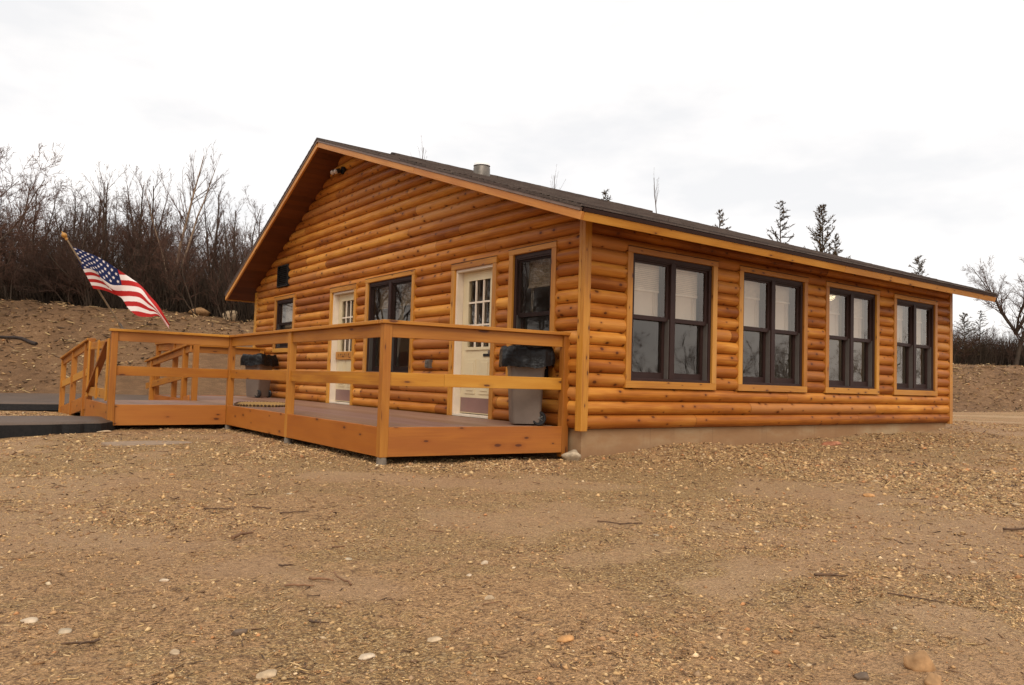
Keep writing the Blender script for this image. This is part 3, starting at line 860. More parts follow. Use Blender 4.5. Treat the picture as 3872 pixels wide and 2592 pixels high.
# flue pipe near the ridge
fx, fy = 2.80, 6.45
fl = MB(); zb_ = under(fy) + TH
fl.lathe([(0.18, -0.10), (0.175, 0.14), (0.165, 0.165), (0.16, 0.17)], (fx, fy, zb_), 28)
fo = fl.build('flue_pipe', M['steel'], roof, smooth=40)
fl = MB(); fl.lathe([(0.178, 0.185), (0.165, 0.225), (0.13, 0.25), (0.0, 0.258)], (fx, fy, zb_), 28); fl.lathe([(0.11, 0.15), (0.11, 0.19)], (fx, fy, zb_), 20); fl.lathe([(0.0, 0.182), (0.178, 0.185)], (fx, fy, zb_), 28)
fl.build('rain_cap', M['whitecap'], fo, smooth=40)

# ---- windows
def window(P, s0, s1, z0, z1, twin, blindmat, blind_drop, sill=True, flip=False, cordseed=0, shade=True):
    """P(s,depth_out,z). window = trim boards (own mesh); frame, sash, pane, blind as children."""
    def bx(mb, a0, a1, d0, d1, c0, c1, **k):
        p = P(a0, d0, c0); q = P(a1, d1, c1); mb.box(p, q, **k)
    tr = MB()
    bx(tr, s0, s0 + T, 0.0, 0.062, z0 + T + 0.001, z1 - 0.07, grain=2)
    bx(tr, s1 - T, s1, 0.0, 0.062, z0 + T + 0.001, z1 - 0.07, grain=2)
    bx(tr, s0, s1, 0.0, 0.064, z0, z0 + T)
    bx(tr, s0 - 0.004, s1 + 0.004, 0.0, 0.066, z1 - 0.069, z1)
    w = tr.build('window', M['trim'], cabin, bevel=0.003)
    bx2 = MB(); bx(bx2, s0 - 0.006, s1 + 0.006, 0.0, 0.072, z1 + 0.001, z1 + 0.006)
    bx2.build('shadow_strip', M['sash'], w)  # thin dark strip painting in the shadow line above the head trim
    a0, a1, c0, c1 = s0 + T, s1 - T, z0 + T, z1 - 0.069
    fw = 0.05
    fr = MB()
    bx(fr, a0, a0 + fw, -0.13, 0.030, c0, c1); bx(fr, a1 - fw, a1, -0.13, 0.030, c0, c1)
    bx(fr, a0 + fw, a1 - fw, -0.13, 0.030, c0, c0 + 0.035); bx(fr, a0 + fw, a1 - fw, -0.13, 0.030, c1 - 0.055, c1)
    bx(fr, a0 + fw, a1 - fw, 0.0, 0.022, c1 - 0.075, c1 - 0.056)
    units = [(a0 + fw, a1 - fw)]
    if twin:
        m = (a0 + a1) / 2; bx(fr, m - 0.045, m + 0.045, -0.13, 0.034, c0 + 0.035, c1 - 0.055)
        units = [(a0 + fw, m - 0.045), (m + 0.045, a1 - fw)]
    fr.build('frame', M['sash'], w, bevel=0.003)
    zm = (c0 + c1) / 2 + 0.01
    for (u0, u1) in units:
        # side tracks
        for q0 in (u0, u1 - 0.012):
            tk = MB(); bx(tk, q0, q0 + 0.012, -0.115, 0.012, c0 + 0.036, zm); tk.build('track', M['jamb'], w)
        su = MB(); d0, d1 = -0.040, -0.002
        sw = 0.042
        bx(su, u0, u0 + sw, d0, d1, zm - 0.02, c1 - 0.056); bx(su, u1 - sw, u1, d0, d1, zm - 0.02, c1 - 0.056)
        bx(su, u0 + sw, u1 - sw, d0, d1, c1 - 0.056 - 0.045, c1 - 0.056); bx(su, u0 + sw, u1 - sw, d0, d1, zm - 0.03, zm + 0.025)
        su.build('sash', M['sash'], w, bevel=0.002)
        gp = MB(); gp.face([P(u0 + sw - .003, -0.020, zm + 0.02), P(u1 - sw + .003, -0.020, zm + 0.02), P(u1 - sw + .003, -0.020, c1 - 0.098), P(u0 + sw - .003, -0.020, c1 - 0.098)])
        gp.build('pane', M['glass'], w)
        sl_ = MB(); d0, d1 = -0.090, -0.052
        bx(sl_, u0 + 0.013, u0 + sw + 0.012, d0, d1, c0 + 0.036, zm + 0.02); bx(sl_, u1 - sw - 0.012, u1 - 0.013, d0, d1, c0 + 0.036, zm + 0.02)
        bx(sl_, u0 + sw + 0.012, u1 - sw - 0.012, d0, d1, c0 + 0.036, c0 + 0.115); bx(sl_, u0 + sw + 0.012, u1 - sw - 0.012, d0, d1, zm - 0.022, zm + 0.02)
        sl_.build('sash', M['sash'], w, bevel=0.002)
        gp = MB(); gp.face([P(u0 + sw + .009, -0.070, c0 + 0.112), P(u1 - sw - .009, -0.070, c0 + 0.112), P(u1 - sw - .009, -0.070, zm - 0.02), P(u0 + sw + .009, -0.070, zm - 0.02)])
        gp.build('pane', M['glass'], w)
        if P is Pg:
            sc_ = MB(); sc_.face([P(u0, 0.008, c0 + 0.03), P(u1, 0.008, c0 + 0.03), P(u1, 0.008, c1 - 0.05), P(u0, 0.008, c1 - 0.05)]); sc_.build('screen', M['screen'], w)
        if blind_drop:
            bl = MB(); zt = c1 - 0.06
            dd = blind_drop * (1 + random.uniform(-0.06, 0.06))
            n = 14
            for k in range(n):
                za, zb = zt - dd * k / n, zt - dd * (k + 1) / n
                bl.face([P(u0 + 0.03, -0.150, za), P(u1 - 0.03, -0.150, za), P(u1 - 0.03, -0.156, zb + 0.004), P(u0 + 0.03, -0.156, zb + 0.004)])
            bx(bl, u0 + 0.03, u1 - 0.03, -0.17, -0.145, zt - dd - 0.03, zt - dd)
            bx(bl, u1 - 0.14, u1 - 0.134, -0.15, -0.144, zm - 0.02, zt - dd); bx(bl, u1 - 0.11, u1 - 0.105, -0.15, -0.144, zm + 0.05, zt - dd)
            bl.build('blind', blindmat, w)
            if blindmat is M['blind']:
                sh = MB(); sh.face([P(u0 + 0.035, -0.160, zm - 0.01), P(u1 - 0.035, -0.160, zm - 0.01), P(u1 - 0.035, -0.160, zt - dd), P(u0 + 0.035, -0.160, zt - dd)])
                sh.build('shade', M['shade'], w)
    return w
for i, (a, b) in enumerate(RW):
    window(Pr, a, b, WZ0, WZ1, True, M['blind'], (0.33, 0.26, 0.30, 0.24)[i])
window(Pg, *GW[0], False, M['weave'], 0.36)
w2 = window(Pg, *GW[1], True, M['weave'], 0.36)
window(Pg, *GW[2], False, M['blind'], 0.50)
# curtain seen in the twin window
cu = MB()
for k in range(8):
    ya, yb = 4.72 + 0.03 * k, 4.72 + 0.03 * (k + 1)
    dx = 0.012 * (k % 2)
    cu.face([(0.20 + dx, ya + 0.05, 1.80), (0.212 - dx, yb + 0.05, 1.80), (0.212 - dx, yb + 0.22, 0.9), (0.20 + dx, ya + 0.22, 0.9)])
cu.build('curtain', M['blind'], w2)

# ---- doors
def door(s0, s1, zt, sign, slot):
    def bx(mb, a0, a1, d0, d1, c0, c1, **k): mb.box(Pg(a0, d0, c0), Pg(a1, d1, c1), **k)
    a0, a1 = s0 + T + 0.045, s1 - T - 0.045
    DZ = -0.075
    st = 0.14
    # lite opening
    cm = (a0 + a1) / 2; lw = 0.29; l0, l1 = cm - lw, cm + lw; lz0, lz1 = 1.0, 1.985
    d = MB()
    bx(d, a0, l0, DZ - 0.04, DZ, 0.06, zt - T - 0.04, grain=2); bx(d, l1, a1, DZ - 0.04, DZ, 0.06, zt - T - 0.04, grain=2)
    bx(d, l0, l1, DZ - 0.04, DZ, 0.06, lz0); bx(d, l0, l1, DZ - 0.04, DZ, lz1, zt - T - 0.04)
    # raised panels
    for p0, p1 in ((a0 + 0.13, cm - 0.05), (cm + 0.05, a1 - 0.13)):
        bx(d, p0, p1, DZ, DZ + 0.010, 0.34, 0.84); bx(d, p0 + 0.045, p1 - 0.045, DZ + 0.01, DZ + 0.018, 0.385, 0.795)
    # lite frame
    bx(d, l0 - 0.03, l0 + 0.015, DZ, DZ + 0.016, lz0 - 0.03, lz1 + 0.03); bx(d, l1 - 0.015, l1 + 0.03, DZ, DZ + 0.016, lz0 - 0.03, lz1 + 0.03)
    bx(d, l0 + 0.015, l1 - 0.015, DZ, DZ + 0.016, lz1 - 0.012, lz1 + 0.03); bx(d, l0 + 0.015, l1 - 0.015, DZ, DZ + 0.016, lz0 - 0.03, lz0 + 0.012)
    do = d.build('door', M['cream'], cabin, bevel=0.003)
    mg = MB()
    for k in (1, 2):
        y = l0 + (l1 - l0) * k / 3; bx(mg, y - 0.013, y + 0.013, DZ - 0.012, DZ + 0.008, lz0, lz1)
        z = lz0 + (lz1 - lz0) * k / 3; bx(mg, l0, l1, DZ - 0.010, DZ + 0.006, z - 0.013, z + 0.013)
    mg.build('glazing_bars', M['whitepaint'], do)
    gp = MB(); gp.face([Pg(l0, DZ - 0.02, lz0), Pg(l1, DZ - 0.02, lz0), Pg(l1, DZ - 0.02, lz1), Pg(l0, DZ - 0.02, lz1)]); gp.build('pane', M['glass'], do)
    k = MB(); bx(k, a0 + 0.02, a1 - 0.02, DZ, DZ + 0.004, 0.075, 0.285); k.build('kick_plate', M['kick'], do)
    fr = MB()
    bx(fr, s0 + T, a0 - 0.004, -0.12, 0.028, 0.016, zt - T); bx(fr, a1 + 0.004, s1 - T, -0.12, 0.028, 0.016, zt - T)
    bx(fr, a0 - 0.004, a1 + 0.004, -0.12, 0.028, zt - T - 0.038, zt - T)
    bx(fr, a0 - 0.004, a1 + 0.004, -0.12, 0.035, 0.016, 0.048)
    fr.build('door_frame', M['whitepaint'], do, bevel=0.003)
    tr = MB()
    bx(tr, s0, s0 + T, 0, 0.062, 0.016, zt - T, grain=2); bx(tr, s1 - T, s1, 0, 0.062, 0.016, zt - T, grain=2); bx(tr, s0 - 0.004, s1 + 0.004, 0, 0.066, zt - T + 0.001, zt)
    tr.build('trim', M['trim'], do, bevel=0.003)
    c = MB(); bx(c, s0 - 0.006, s1 + 0.006, 0, 0.072, zt + 0.001, zt + 0.006); c.build('shadow_strip', M['sash'], do)  # dark strip over the door head, a shadow line put in as colour
    hb = MB(); hb.lathe([(0.0, 0.0), (0.028, 0.004), (0.028, 0.012), (0.012, 0.02), (0.012, 0.045), (0.03, 0.055), (0.026, 0.075), (0.0, 0.08)], Pg(a0 + 0.07, DZ, 0.93), 16, 'x')
    for i in range(len(hb.v)): hb.v[i] = (2 * -DZ - hb.v[i][0], hb.v[i][1], hb.v[i][2])
    hb.build('handle', M['steel'], do, smooth=40)
    if slot:
        m = MB(); bx(m, cm - 0.30, cm - 0.14, DZ, DZ + 0.012, 0.875, 0.915); m.build('name_plate', M['black'], do)
    if sign:
        m = MB(); bx(m, a0 + 0.14, a1 - 0.03, DZ + 0.018, DZ + 0.04, 0.855, 1.005)
        pl = m.build('plaque', M['trim'], do, bevel=0.004)
        m = MB()
        for k in range(6):
            y = a1 - 0.15 - k * 0.09
            bx(m, y - 0.012, y, DZ + 0.04, DZ + 0.046, 0.90, 0.965)
            if k % 2: bx(m, y - 0.05, y - 0.012, DZ + 0.04, DZ + 0.046, 0.953, 0.965)
        m.build('carved_marks', M['stick'], pl)
    return do
door(*DR[0][:2], DR[0][3], False, True)
door(*DR[1][:2], DR[1][3], True, False)

# ---- gable vent, floodlight, outlet
gv = MB(); y0, y1, z0, z1 = ventr
gv.box((-0.075, y0, z0), (-0.03, y0 + 0.03, z1)); gv.box((-0.075, y1 - 0.03, z0), (-0.03, y1, z1)); gv.box((-0.075, y0 + .03, z0), (-0.03, y1 - .03, z0 + 0.03)); gv.box((-0.075, y0 + .03, z1 - 0.03), (-0.03, y1 - .03, z1))
for k in range(9):
    z = z0 + 0.05 + k * (z1 - z0 - 0.08) / 9
    gv.obox((-0.07, y0 + 0.03, z), (0.04, 0, 0.035), (0, y1 - y0 - 0.06, 0), (0.003, 0, -0.004))
gv.box((-0.036, y0 + 0.03, z0 + 0.03), (-0.032, y1 - 0.03, z1 - 0.03))
gv.build('gable_vent', M['dark'], cabin)
fz, fy2 = 4.50, 7.10
fb = MB(); fb.lathe([(0.0, -0.09), (0.075, -0.088), (0.075, -0.03)], (0, 6.97, fz), 20, 'x'); fb.tube([(-0.08, 6.99, fz), (-0.13, 7.02, fz - 0.02)], [0.02, 0.02], 8); fb.tube([(-0.08, 6.95, fz), (-0.14, 7.12, fz + .01)], [0.018, 0.018], 8)
fb.tube([(-0.11, 7.0, fz), (-0.17, 7.02, fz - 0.03)], [0.045, 0.05], 14); fb.tube([(-0.12, 7.13, fz + 0.01), (-0.18, 7.16, fz - 0.02)], [0.045, 0.05], 14)
flood = fb.build('floodlight', M['black'], cabin, smooth=40)
for (cy, cz) in ((7.025, fz - 0.035), (7.17, fz - 0.025)):
    lm = MB(); lm.lathe([(0.0, -0.045), (0.025, -0.04), (0.043, -0.02), (0.05, 0.0), (0.04, 0.03)], (0, 0, 0), 20, 'x')
    lo = lm.build('lamp', M['lampglass'], flood, smooth=60); lo.location = (-0.19, cy, cz); lo.rotation_euler = (0, R(-15), R(-12))
om = MB(); om.box((-0.10, 3.385, 0.70), (-0.04, 3.505, 0.83)); om.box((-0.115, 3.395, 0.715), (-0.101, 3.495, 0.815)); om.box((-0.128, 3.41, 0.77), (-0.116, 3.48, 0.81)); om.box((-0.128, 3.41, 0.72), (-0.116, 3.48, 0.76))
om.build('outlet_box', M['steel'], cabin, bevel=0.004)

# ---- interior
it = MB(); a = 0.16
it.face([(a, a, 0.03), (L - a, a, 0.03), (L - a, WD - a, 0.03), (a, WD - a, 0.03)])
it.face([(a, a, 2.42), (a, WD - a, 2.42), (L - a, WD - a, 2.42), (L - a, a, 2.42)])
it.face([(L - a, a, 0.03), (L - a, a, 2.42), (L - a, WD - a, 2.42), (L - a, WD - a, 0.03)])
it.face([(a, WD - a, 0.03), (L - a, WD - a, 0.03), (L - a, WD - a, 2.42), (a, WD - a, 2.42)])
for k in range(1):
    it.box((2.2, 5.2, 0.03), (2.3, 9.5, 2.42))
io = it.build('interior', M['interior'], cabin)
lm = NT('ceiling_lamp_glow'); e = lm.n('ShaderNodeEmission'); e.inputs[0].default_value = (1, 0.82, 0.5, 1); e.inputs[1].default_value = 6; lm.t.links.new(e.outputs[0], lm.out.inputs[0])
cl = MB(); cl.lathe([(0.17, 0.0), (0.16, -0.05), (0.10, -0.09), (0.0, -0.10)], (8.0, 1.75, 2.419), 20); cl.build('ceiling_lamp', lm.m, io, smooth=60)

# ------------------------------------------------------------------ deck
ZD, ZR, ZF = 0.015, 1.141, -0.289
XD, YD, YC, YB = -2.379, 0.431, 3.165, 5.822
XA, YR0, YB2 = -4.08, 8.0, 11.15
YE = 0.205
deck = empty('deck', (0, 0, 0))
tag(deck, 'stained timber deck with waist high railings along the gable end of the cabin', 'deck')
# floor boards (run along Y, parallel to the wall)
fb = MB()
x = XD + 0.03
bw = 0.138
def floor_area(xa, xb, ya, yb):
    n = int(round((xb - xa) / (bw + 0.005)))
    w = (xb - xa) / n
    for k in range(n):
        fb.box((xa + k * w + 0.0025, ya, ZD - 0.03), (xa + (k + 1) * w - 0.0025, yb, ZD), grain=1)
floor_area(XD + 0.045, -0.062, YD + 0.03, YB2)
fb.face([(XD + 0.3, YD + 0.03, ZD - 0.004), (-0.062, YE + 0.03, ZD - 0.004), (-0.062, YD + 0.1, ZD - 0.004), (XD + 0.3, YD + 0.1, ZD - 0.004)], [(0, 0), (2, 0), (2, .1), (0, .1)])
floor_area(XA + 0.03, XD + 0.04, YB + 0.03, YR0)
fb.build('deck_floor', M['deck'], deck)
PW = 0.092
def post(x, y, z0=ZF, z1=ZR - 0.038, pier=True, sx=1, sy=1):
    m = MB(); m.box((x - PW / 2, y - PW / 2, z0), (x + PW / 2, y + PW / 2, z1), grain=2)
    p = m.build('post', M['post'], deck, bevel=0.005)
    if pier:
        g = g1(x, y)
        m = MB(); m.lathe([(0.0, z0 - 0.001), (0.046, z0 - 0.001), (0.052, z0 - 0.02), (0.058, g - 0.1)], (x, y, 0), 14); m.build('pier', M['pier'], p, smooth=40)
    return p
h = PW / 2
posts = [(XD + h, YD + h), (XD + h, YC), (XD + h, YB), (XA + h, YB + 0.02), (-0.068, YE + h)]
for p in posts[:-1]: post(*p)
post(*posts[-1], z0=-0.34, pier=False)
post(XD + h, YR0, ZF, ZR + 0.02); post(XD + h, 9.55); post(XD + h, YB2 - h); post(-0.10, YB2 - h); post(XA + h, YR0, ZF, 1.06)
# fascia
def fasc(p, q, thick=0.04, z0=ZF + 0.004, z1=ZD + 0.008, out=(0, 0)):
    m = MB(); p = Vector((*p, z1)); q = Vector((*q, z1)); m.beam(p, q, thick, z1 - z0); return m.build('fascia', M['fascia'], deck, bevel=0.004)
e = 0.022
fasc((XD + PW + .002, YD + e), (-0.068 - h - .002, YE + e)); fasc((XD + e, YD + PW + .002), (XD + e, YC - h - .002)); fasc((XD + e, YC + h + .002), (XD + e, YB - h - .002))
fasc((XD - .002, YB + e), (XA + PW + .002, YB + e)); fasc((XA + e, YB + 0.08), (XA + e, YR0 - h - .002)); fasc((XD + e, YR0 + h), (XD + e, YB2 - PW)); fasc((XD + PW, YB2 - e), (-0.15, YB2 - e))
# rails per run
def rail_run(p, q, cap0=0.05, cap1=0.05, inset=0.0, up=True, mid=True, breaks=()):
    p = Vector((*p, 0)); q = Vector((*q, 0)); d = (q - p).normalized()
    m = MB(); a = p - d * cap0 + Vector((0, 0, ZR)); b = q + d * cap1 + Vector((0, 0, ZR)); m.beam(a, b, 0.14, 0.038)
    m.build('top_rail', M['rail'], deck, bevel=0.005)
    m = MB(); zz = Vector((0, 0, ZR - 0.040)); m.beam(p + d * (h + .002) + zz, q - d * (h + .002) + zz, 0.038, 0.138); m.build('upper_rail', M['post'], deck, bevel=0.004)
    if mid:
        zz = Vector((0, 0, 0.595)); m = MB()
        pts = [p + d * (h + .002)] + [p.lerp(q, t) for t in breaks] + [q - d * (h + .002)]
        for i in range(len(pts) - 1):
            m.beam(pts[i] + zz, pts[i + 1] - d * 0.002 + zz, 0.038, 0.142)
        m.build('mid_rail', M['rail'], deck, bevel=0.004)
rail_run((XD + h, YD + h), (-0.068, YE + h), 0.07, 0.06, breaks=(0.30,))
rail_run((XD + h, YD + h), (XD + h, YC), -0.07, 0.0)
rail_run((XD + h, YC), (XD + h, YB), -0.001, 0.07)
rail_run((XD + h, YB), (XA + h, YB + 0.02), -0.071, 0.07)
rail_run((XD + h, YR0), (XD + h, 9.55), 0.05, 0.0, mid=False); rail_run((XD + h, 9.55), (XD + h, YB2 - h), 0, 0.07, mid=False)
rail_run((XD + h, YB2 - h), (-0.10, YB2 - h), -0.07, 0.05, mid=False)
# ramp
rs, re_ = YR0, 11.75
rz0, rz1 = ZD - 0.004, -0.30
rm = MB()
n = 26
for k in range(n):
    ya, yb = rs + (re_ - rs) * k / n, rs + (re_ - rs) * (k + 1) / n
    za, zb = rz0 + (rz1 - rz0) * k / n, rz0 + (rz1 - rz0) * (k + 1) / n
    rm.obox((XA + 0.06, ya + 0.002, za - 0.03), (XD - XA - 0.1, 0, 0), (0, yb - ya - 0.005, zb - za), (0, 0, 0.03), grain=0)
ramp = rm.build('ramp', M['deck'], deck)
def rp(x, y, off): return Vector((x, y, rz0 + (rz1 - rz0) * (y - rs) / (re_ - rs) + off))
for X in (XA + h, XD - 0.03):
    m = MB(); m.beam(rp(X, rs + 0.06, 1.055), rp(X, re_, 1.055), 0.14, 0.038); m.build('handrail', M['rail'], ramp, bevel=0.004)
    m = MB(); m.beam(rp(X, rs + 0.06, 1.015), rp(X, re_, 1.015), 0.038, 0.12); m.build('ramp_rail', M['post'], ramp, bevel=0.004)
    m = MB(); m.beam(rp(X, rs + 0.06, 0.56), rp(X, re_, 0.56), 0.038, 0.13); m.build('ramp_rail', M['rail'], ramp, bevel=0.004)
    m = MB(); m.beam(rp(X, rs + 0.06, 0.10), rp(X, re_, 0.02), 0.038, 0.24); m.build('stringer', M['fascia'], ramp, bevel=0.004)
    for y in ((8.45, 10.05, 11.65) if X < -3 else (8.45, 11.2)):
        b = rp(X, y, 0)
        m = MB(); m.box((X - h, y - h, g1(X, y) - 0.1), (X + h, y + h, b.z + 1.015), grain=2); m.build('ramp_post', M['post'], ramp, bevel=0.004)
# gate
gx = XA + 0.03
gy0, gy1 = YB + 0.14, YR0 - 0.08
m = MB()
m.box((gx - 0.02, gy0, 0.86), (gx + 0.02, gy1, 0.98)); m.box((gx - 0.02, gy0, 0.09), (gx + 0.02, gy1, 0.24))
gate = m.build('gate', M['rail'], deck, bevel=0.004)
m = MB(); m.box((gx - 0.045, gy0, 0.07), (gx - 0.0205, gy0 + 0.10, 1.0), grain=2); m.build('gate_stile', M['trim'], gate, bevel=0.003)
m = MB(); m.box((gx - 0.045, gy1 - 0.10, 0.07), (gx - 0.0205, gy1, 1.0), grain=2); m.build('gate_stile', M['trim'], gate, bevel=0.003)
m = MB(); m.box((gx - 0.045, (gy0 + gy1) / 2 - 0.05, 0.07), (gx - 0.0205, (gy0 + gy1) / 2 + 0.05, 1.0), grain=2); m.build('gate_stile', M['trim'], gate, bevel=0.003)
m = MB(); m.beam((gx + 0.04, gy1 - 0.1, 0.16), (gx + 0.04, gy0 + 0.15, 0.97), 0.04, 0.10, up=(1, 0, 0)); m.build('gate_brace', M['post'], gate, bevel=0.003)

# ------------------------------------------------------------------ flag
flag = empty('flag', (XA + 0.12, YB + 0.05, ZR + 0.0))
tag(flag, 'stars and stripes flag flying from a slanted pole on the deck railing', 'flag')
def ray(px, py):
    return f_ + rr * ((px - 1936) / 2892.015) - uu * ((py - 1296) / 2892.015)
def at(px, py, t): return CAM + ray(px, py) * t
fl0 = Vector(flag.location)
P0 = Vector((-3.93, YB + 0.06, 1.15)); 
Ptop = at(252, 905, 11.05)
m = MB(); d = (Ptop - P0); m.tube([P0 - fl0 - d * 0.01, P0 - fl0 + d * 0.5, Ptop - fl0], [0.013, 0.013, 0.012], 10); m.build('pole', M['polewood'], flag, smooth=40)
m = MB(); m.lathe([(0.0, -0.02), (0.02, -0.01), (0.022, 0.01), (0.016, 0.02), (0.03, 0.035), (0.04, 0.06), (0.03, 0.085), (0.012, 0.10), (0.0, 0.13)], (0, 0, 0), 16)
fo = m.build('finial', M['brass'], flag, smooth=50); fo.location = Ptop - fl0; fo.rotation_euler = d.to_track_quat('Z', 'Y').to_euler()
m = MB(); m.box((P0.x - fl0.x - 0.04, P0.y - fl0.y - 0.04, -0.001), (P0.x - fl0.x + 0.04, P0.y - fl0.y + 0.04, 0.012)); m.tube([P0 - fl0 - d * 0.012, P0 - fl0 + d * 0.06], [0.022, 0.022], 10); m.build('bracket', M['steel'], flag)
# cloth control net (u: hoist->fly, v: top->bottom), in metres
S4 = 3.92
ctl = [  # u, [(v, x, y, depth) top edge seen, canton foot, lowest edge seen]
    (0.00, [(0.00, 178, 195, 11.15), (7/13, 368, 548, 11.15), (0.56, 372, 556, 11.15)]),
    (0.10, [(0.05, 370, 272, 11.10), (7/13, 510, 560, 11.06), (0.60, 545, 600, 11.06)]),
    (0.20, [(0.13, 555, 345, 11.00), (7/13, 648, 680, 10.98), (0.64, 690, 760, 11.0)]),
    (0.30, [(0.22, 725, 440, 10.95), (7/13, 790, 773, 10.97), (0.68, 835, 905, 11.02)]),
    (0.40, [(0.31, 885, 548, 10.98), (7/13, 945, 783, 11.02), (0.72, 940, 975, 11.05)]),
    (0.55, [(0.42, 1075, 675, 11.05), (7/13, 1100, 795, 11.02), (0.88, 1040, 1125, 11.0)]),
    (0.70, [(0.48, 1235, 795, 11.05), (7/13, 1232, 838, 10.98), (1, 1180, 1235, 10.92)]),
    (0.85, [(0.50, 1370, 950, 10.95), (7/13, 1345, 985, 10.90), (1, 1370, 1252, 10.92)]),
    (0.93, [(0.50, 1490, 1090, 10.92), (7/13, 1460, 1130, 10.9), (1, 1500, 1245, 10.97)]),
    (1.00, [(0.50, 1655, 1370, 10.95), (7/13, 1640, 1385, 10.98), (1, 1650, 1440, 11.02)]),
]
us = np.array([c[0] for c in ctl])
def crom(xs_, ys_, x):
    """monotone-ish cubic through points (vector values)"""
    i = int(np.clip(np.searchsorted(xs_, x) - 1, 0, len(xs_) - 2))
    h_ = xs_[i + 1] - xs_[i]; t_ = (x - xs_[i]) / h_
    def tan(k):
        if k == 0: return (ys_[1] - ys_[0]) / (xs_[1] - xs_[0])
        if k == len(xs_) - 1: return (ys_[-1] - ys_[-2]) / (xs_[-1] - xs_[-2])
        return (ys_[k + 1] - ys_[k - 1]) / (xs_[k + 1] - xs_[k - 1])
    m0, m1 = tan(i) * h_, tan(i + 1) * h_
    return ys_[i] * (2 * t_**3 - 3 * t_**2 + 1) + m0 * (t_**3 - 2 * t_**2 + t_) + ys_[i + 1] * (-2 * t_**3 + 3 * t_**2) + m1 * (t_**3 - t_**2)
NU, NV = 230, 130
net = np.array([[q for q in c[1]] for c in ctl], dtype=float)   # (nu,3,3)
FV = []; FC = []
white = np.array((0.80, 0.70, 0.66)); red = np.array((0.42, 0.018, 0.016)); blue = np.array((0.010, 0.018, 0.075))
def star(cx, cy, x, y, r=0.0285):
    dx, dy = x - cx, y - cy
    rad = math.hypot(dx, dy)
    if rad > r: return False
    a = math.atan2(dx, -dy)
    seg = 2 * math.pi / 5
    a = (a + seg / 2) % seg - seg / 2
    # star edge in polar
    k = r * 0.42
    A_ = np.array((r, 0.0)); B_ = np.array((k * math.cos(seg / 2), k * math.sin(seg / 2)))
    p = np.array((rad * math.cos(abs(a)), rad * math.sin(abs(a))))
    e_ = B_ - A_; c_ = e_[0] * (p[1] - A_[1]) - e_[1] * (p[0] - A_[0])
    return c_ > 0
stars = []
for rI in range(9):
    nn = 6 if rI % 2 == 0 else 5
    for cI in range(nn):
        stars.append(((cI * 2 + (1 if nn == 6 else 2)) / 12 * 0.4 * 1.9, (rI + 1) / 10 * 7 / 13))
def paint(u, v):
    if v < 7 / 13 and u < 0.4:
        X = u * 1.9
        for (sx, sy) in stars:
            if abs(sx - X) < 0.03 and abs(sy - v) < 0.03 and star(sx, sy, X, v): return white
        return blue
    return red if int(min(v, 0.9999) * 13) % 2 == 0 else white
for iu in range(NU + 1):
    u = iu / NU
    cols = np.array([crom(us, net[:, k, :], u) for k in range(3)])
    for iv in range(NV + 1):
        v = cols[0, 0] + (cols[2, 0] - cols[0, 0]) * iv / NV
        p = crom(cols[:, 0], cols, v)
        q = at(220 + p[1] / S4, 880 + p[2] / S4, p[3] + 0.03 * math.sin(u * 14 + v * 3) * min(1, u * 3)) - fl0
        FV.append((q.x, q.y, q.z)); FC.append(paint(u, v))
# lower hoist flap folded forward over the main sheet
NA, NB = 60, 90; flap0 = len(FV)
for ia in range(NA + 1):
    s_ = ia / NA
    for ib in range(NB + 1):
        w_ = ib / NB
        ax, ay = 368 + (522 - 368) * w_, 548 + (832 - 548) * w_
        bx_, by_ = 555 + (858 - 555) * w_, 575 + (928 - 575) * w_
        px_, py_ = ax + (bx_ - ax) * s_, ay + (by_ - ay) * s_ - 26 * math.sin(math.pi * s_) * (1 - 0.3 * w_)
        q = at(220 + px_ / S4, 880 + py_ / S4, 11.13 - 0.16 * s_) - fl0
        FV.append((q.x, q.y, q.z)); FC.append(paint(0.45, 7 / 13 + 0.001 + (6 / 13 - 0.001) * w_))
ii = np.arange((NU + 1) * (NV + 1)).reshape(NU + 1, NV + 1)
FF = np.stack([ii[:-1, :-1].ravel(), ii[1:, :-1].ravel(), ii[1:, 1:].ravel(), ii[:-1, 1:].ravel()], 1)
jj = flap0 + np.arange((NA + 1) * (NB + 1)).reshape(NA + 1, NB + 1)
FF = np.concatenate([FF, np.stack([jj[:-1, :-1].ravel(), jj[1:, :-1].ravel(), jj[1:, 1:].ravel(), jj[:-1, 1:].ravel()], 1)])
cloth = np_mesh('cloth', FV, FF, M['flag'], flag, smooth=True)
ca = cloth.data.color_attributes.new('pattern', 'FLOAT_COLOR', 'POINT')
tt = np.ones((len(FC), 4), dtype=np.float32); tt[:, :3] = np.array(FC); ca.data.foreach_set('color', tt.ravel())

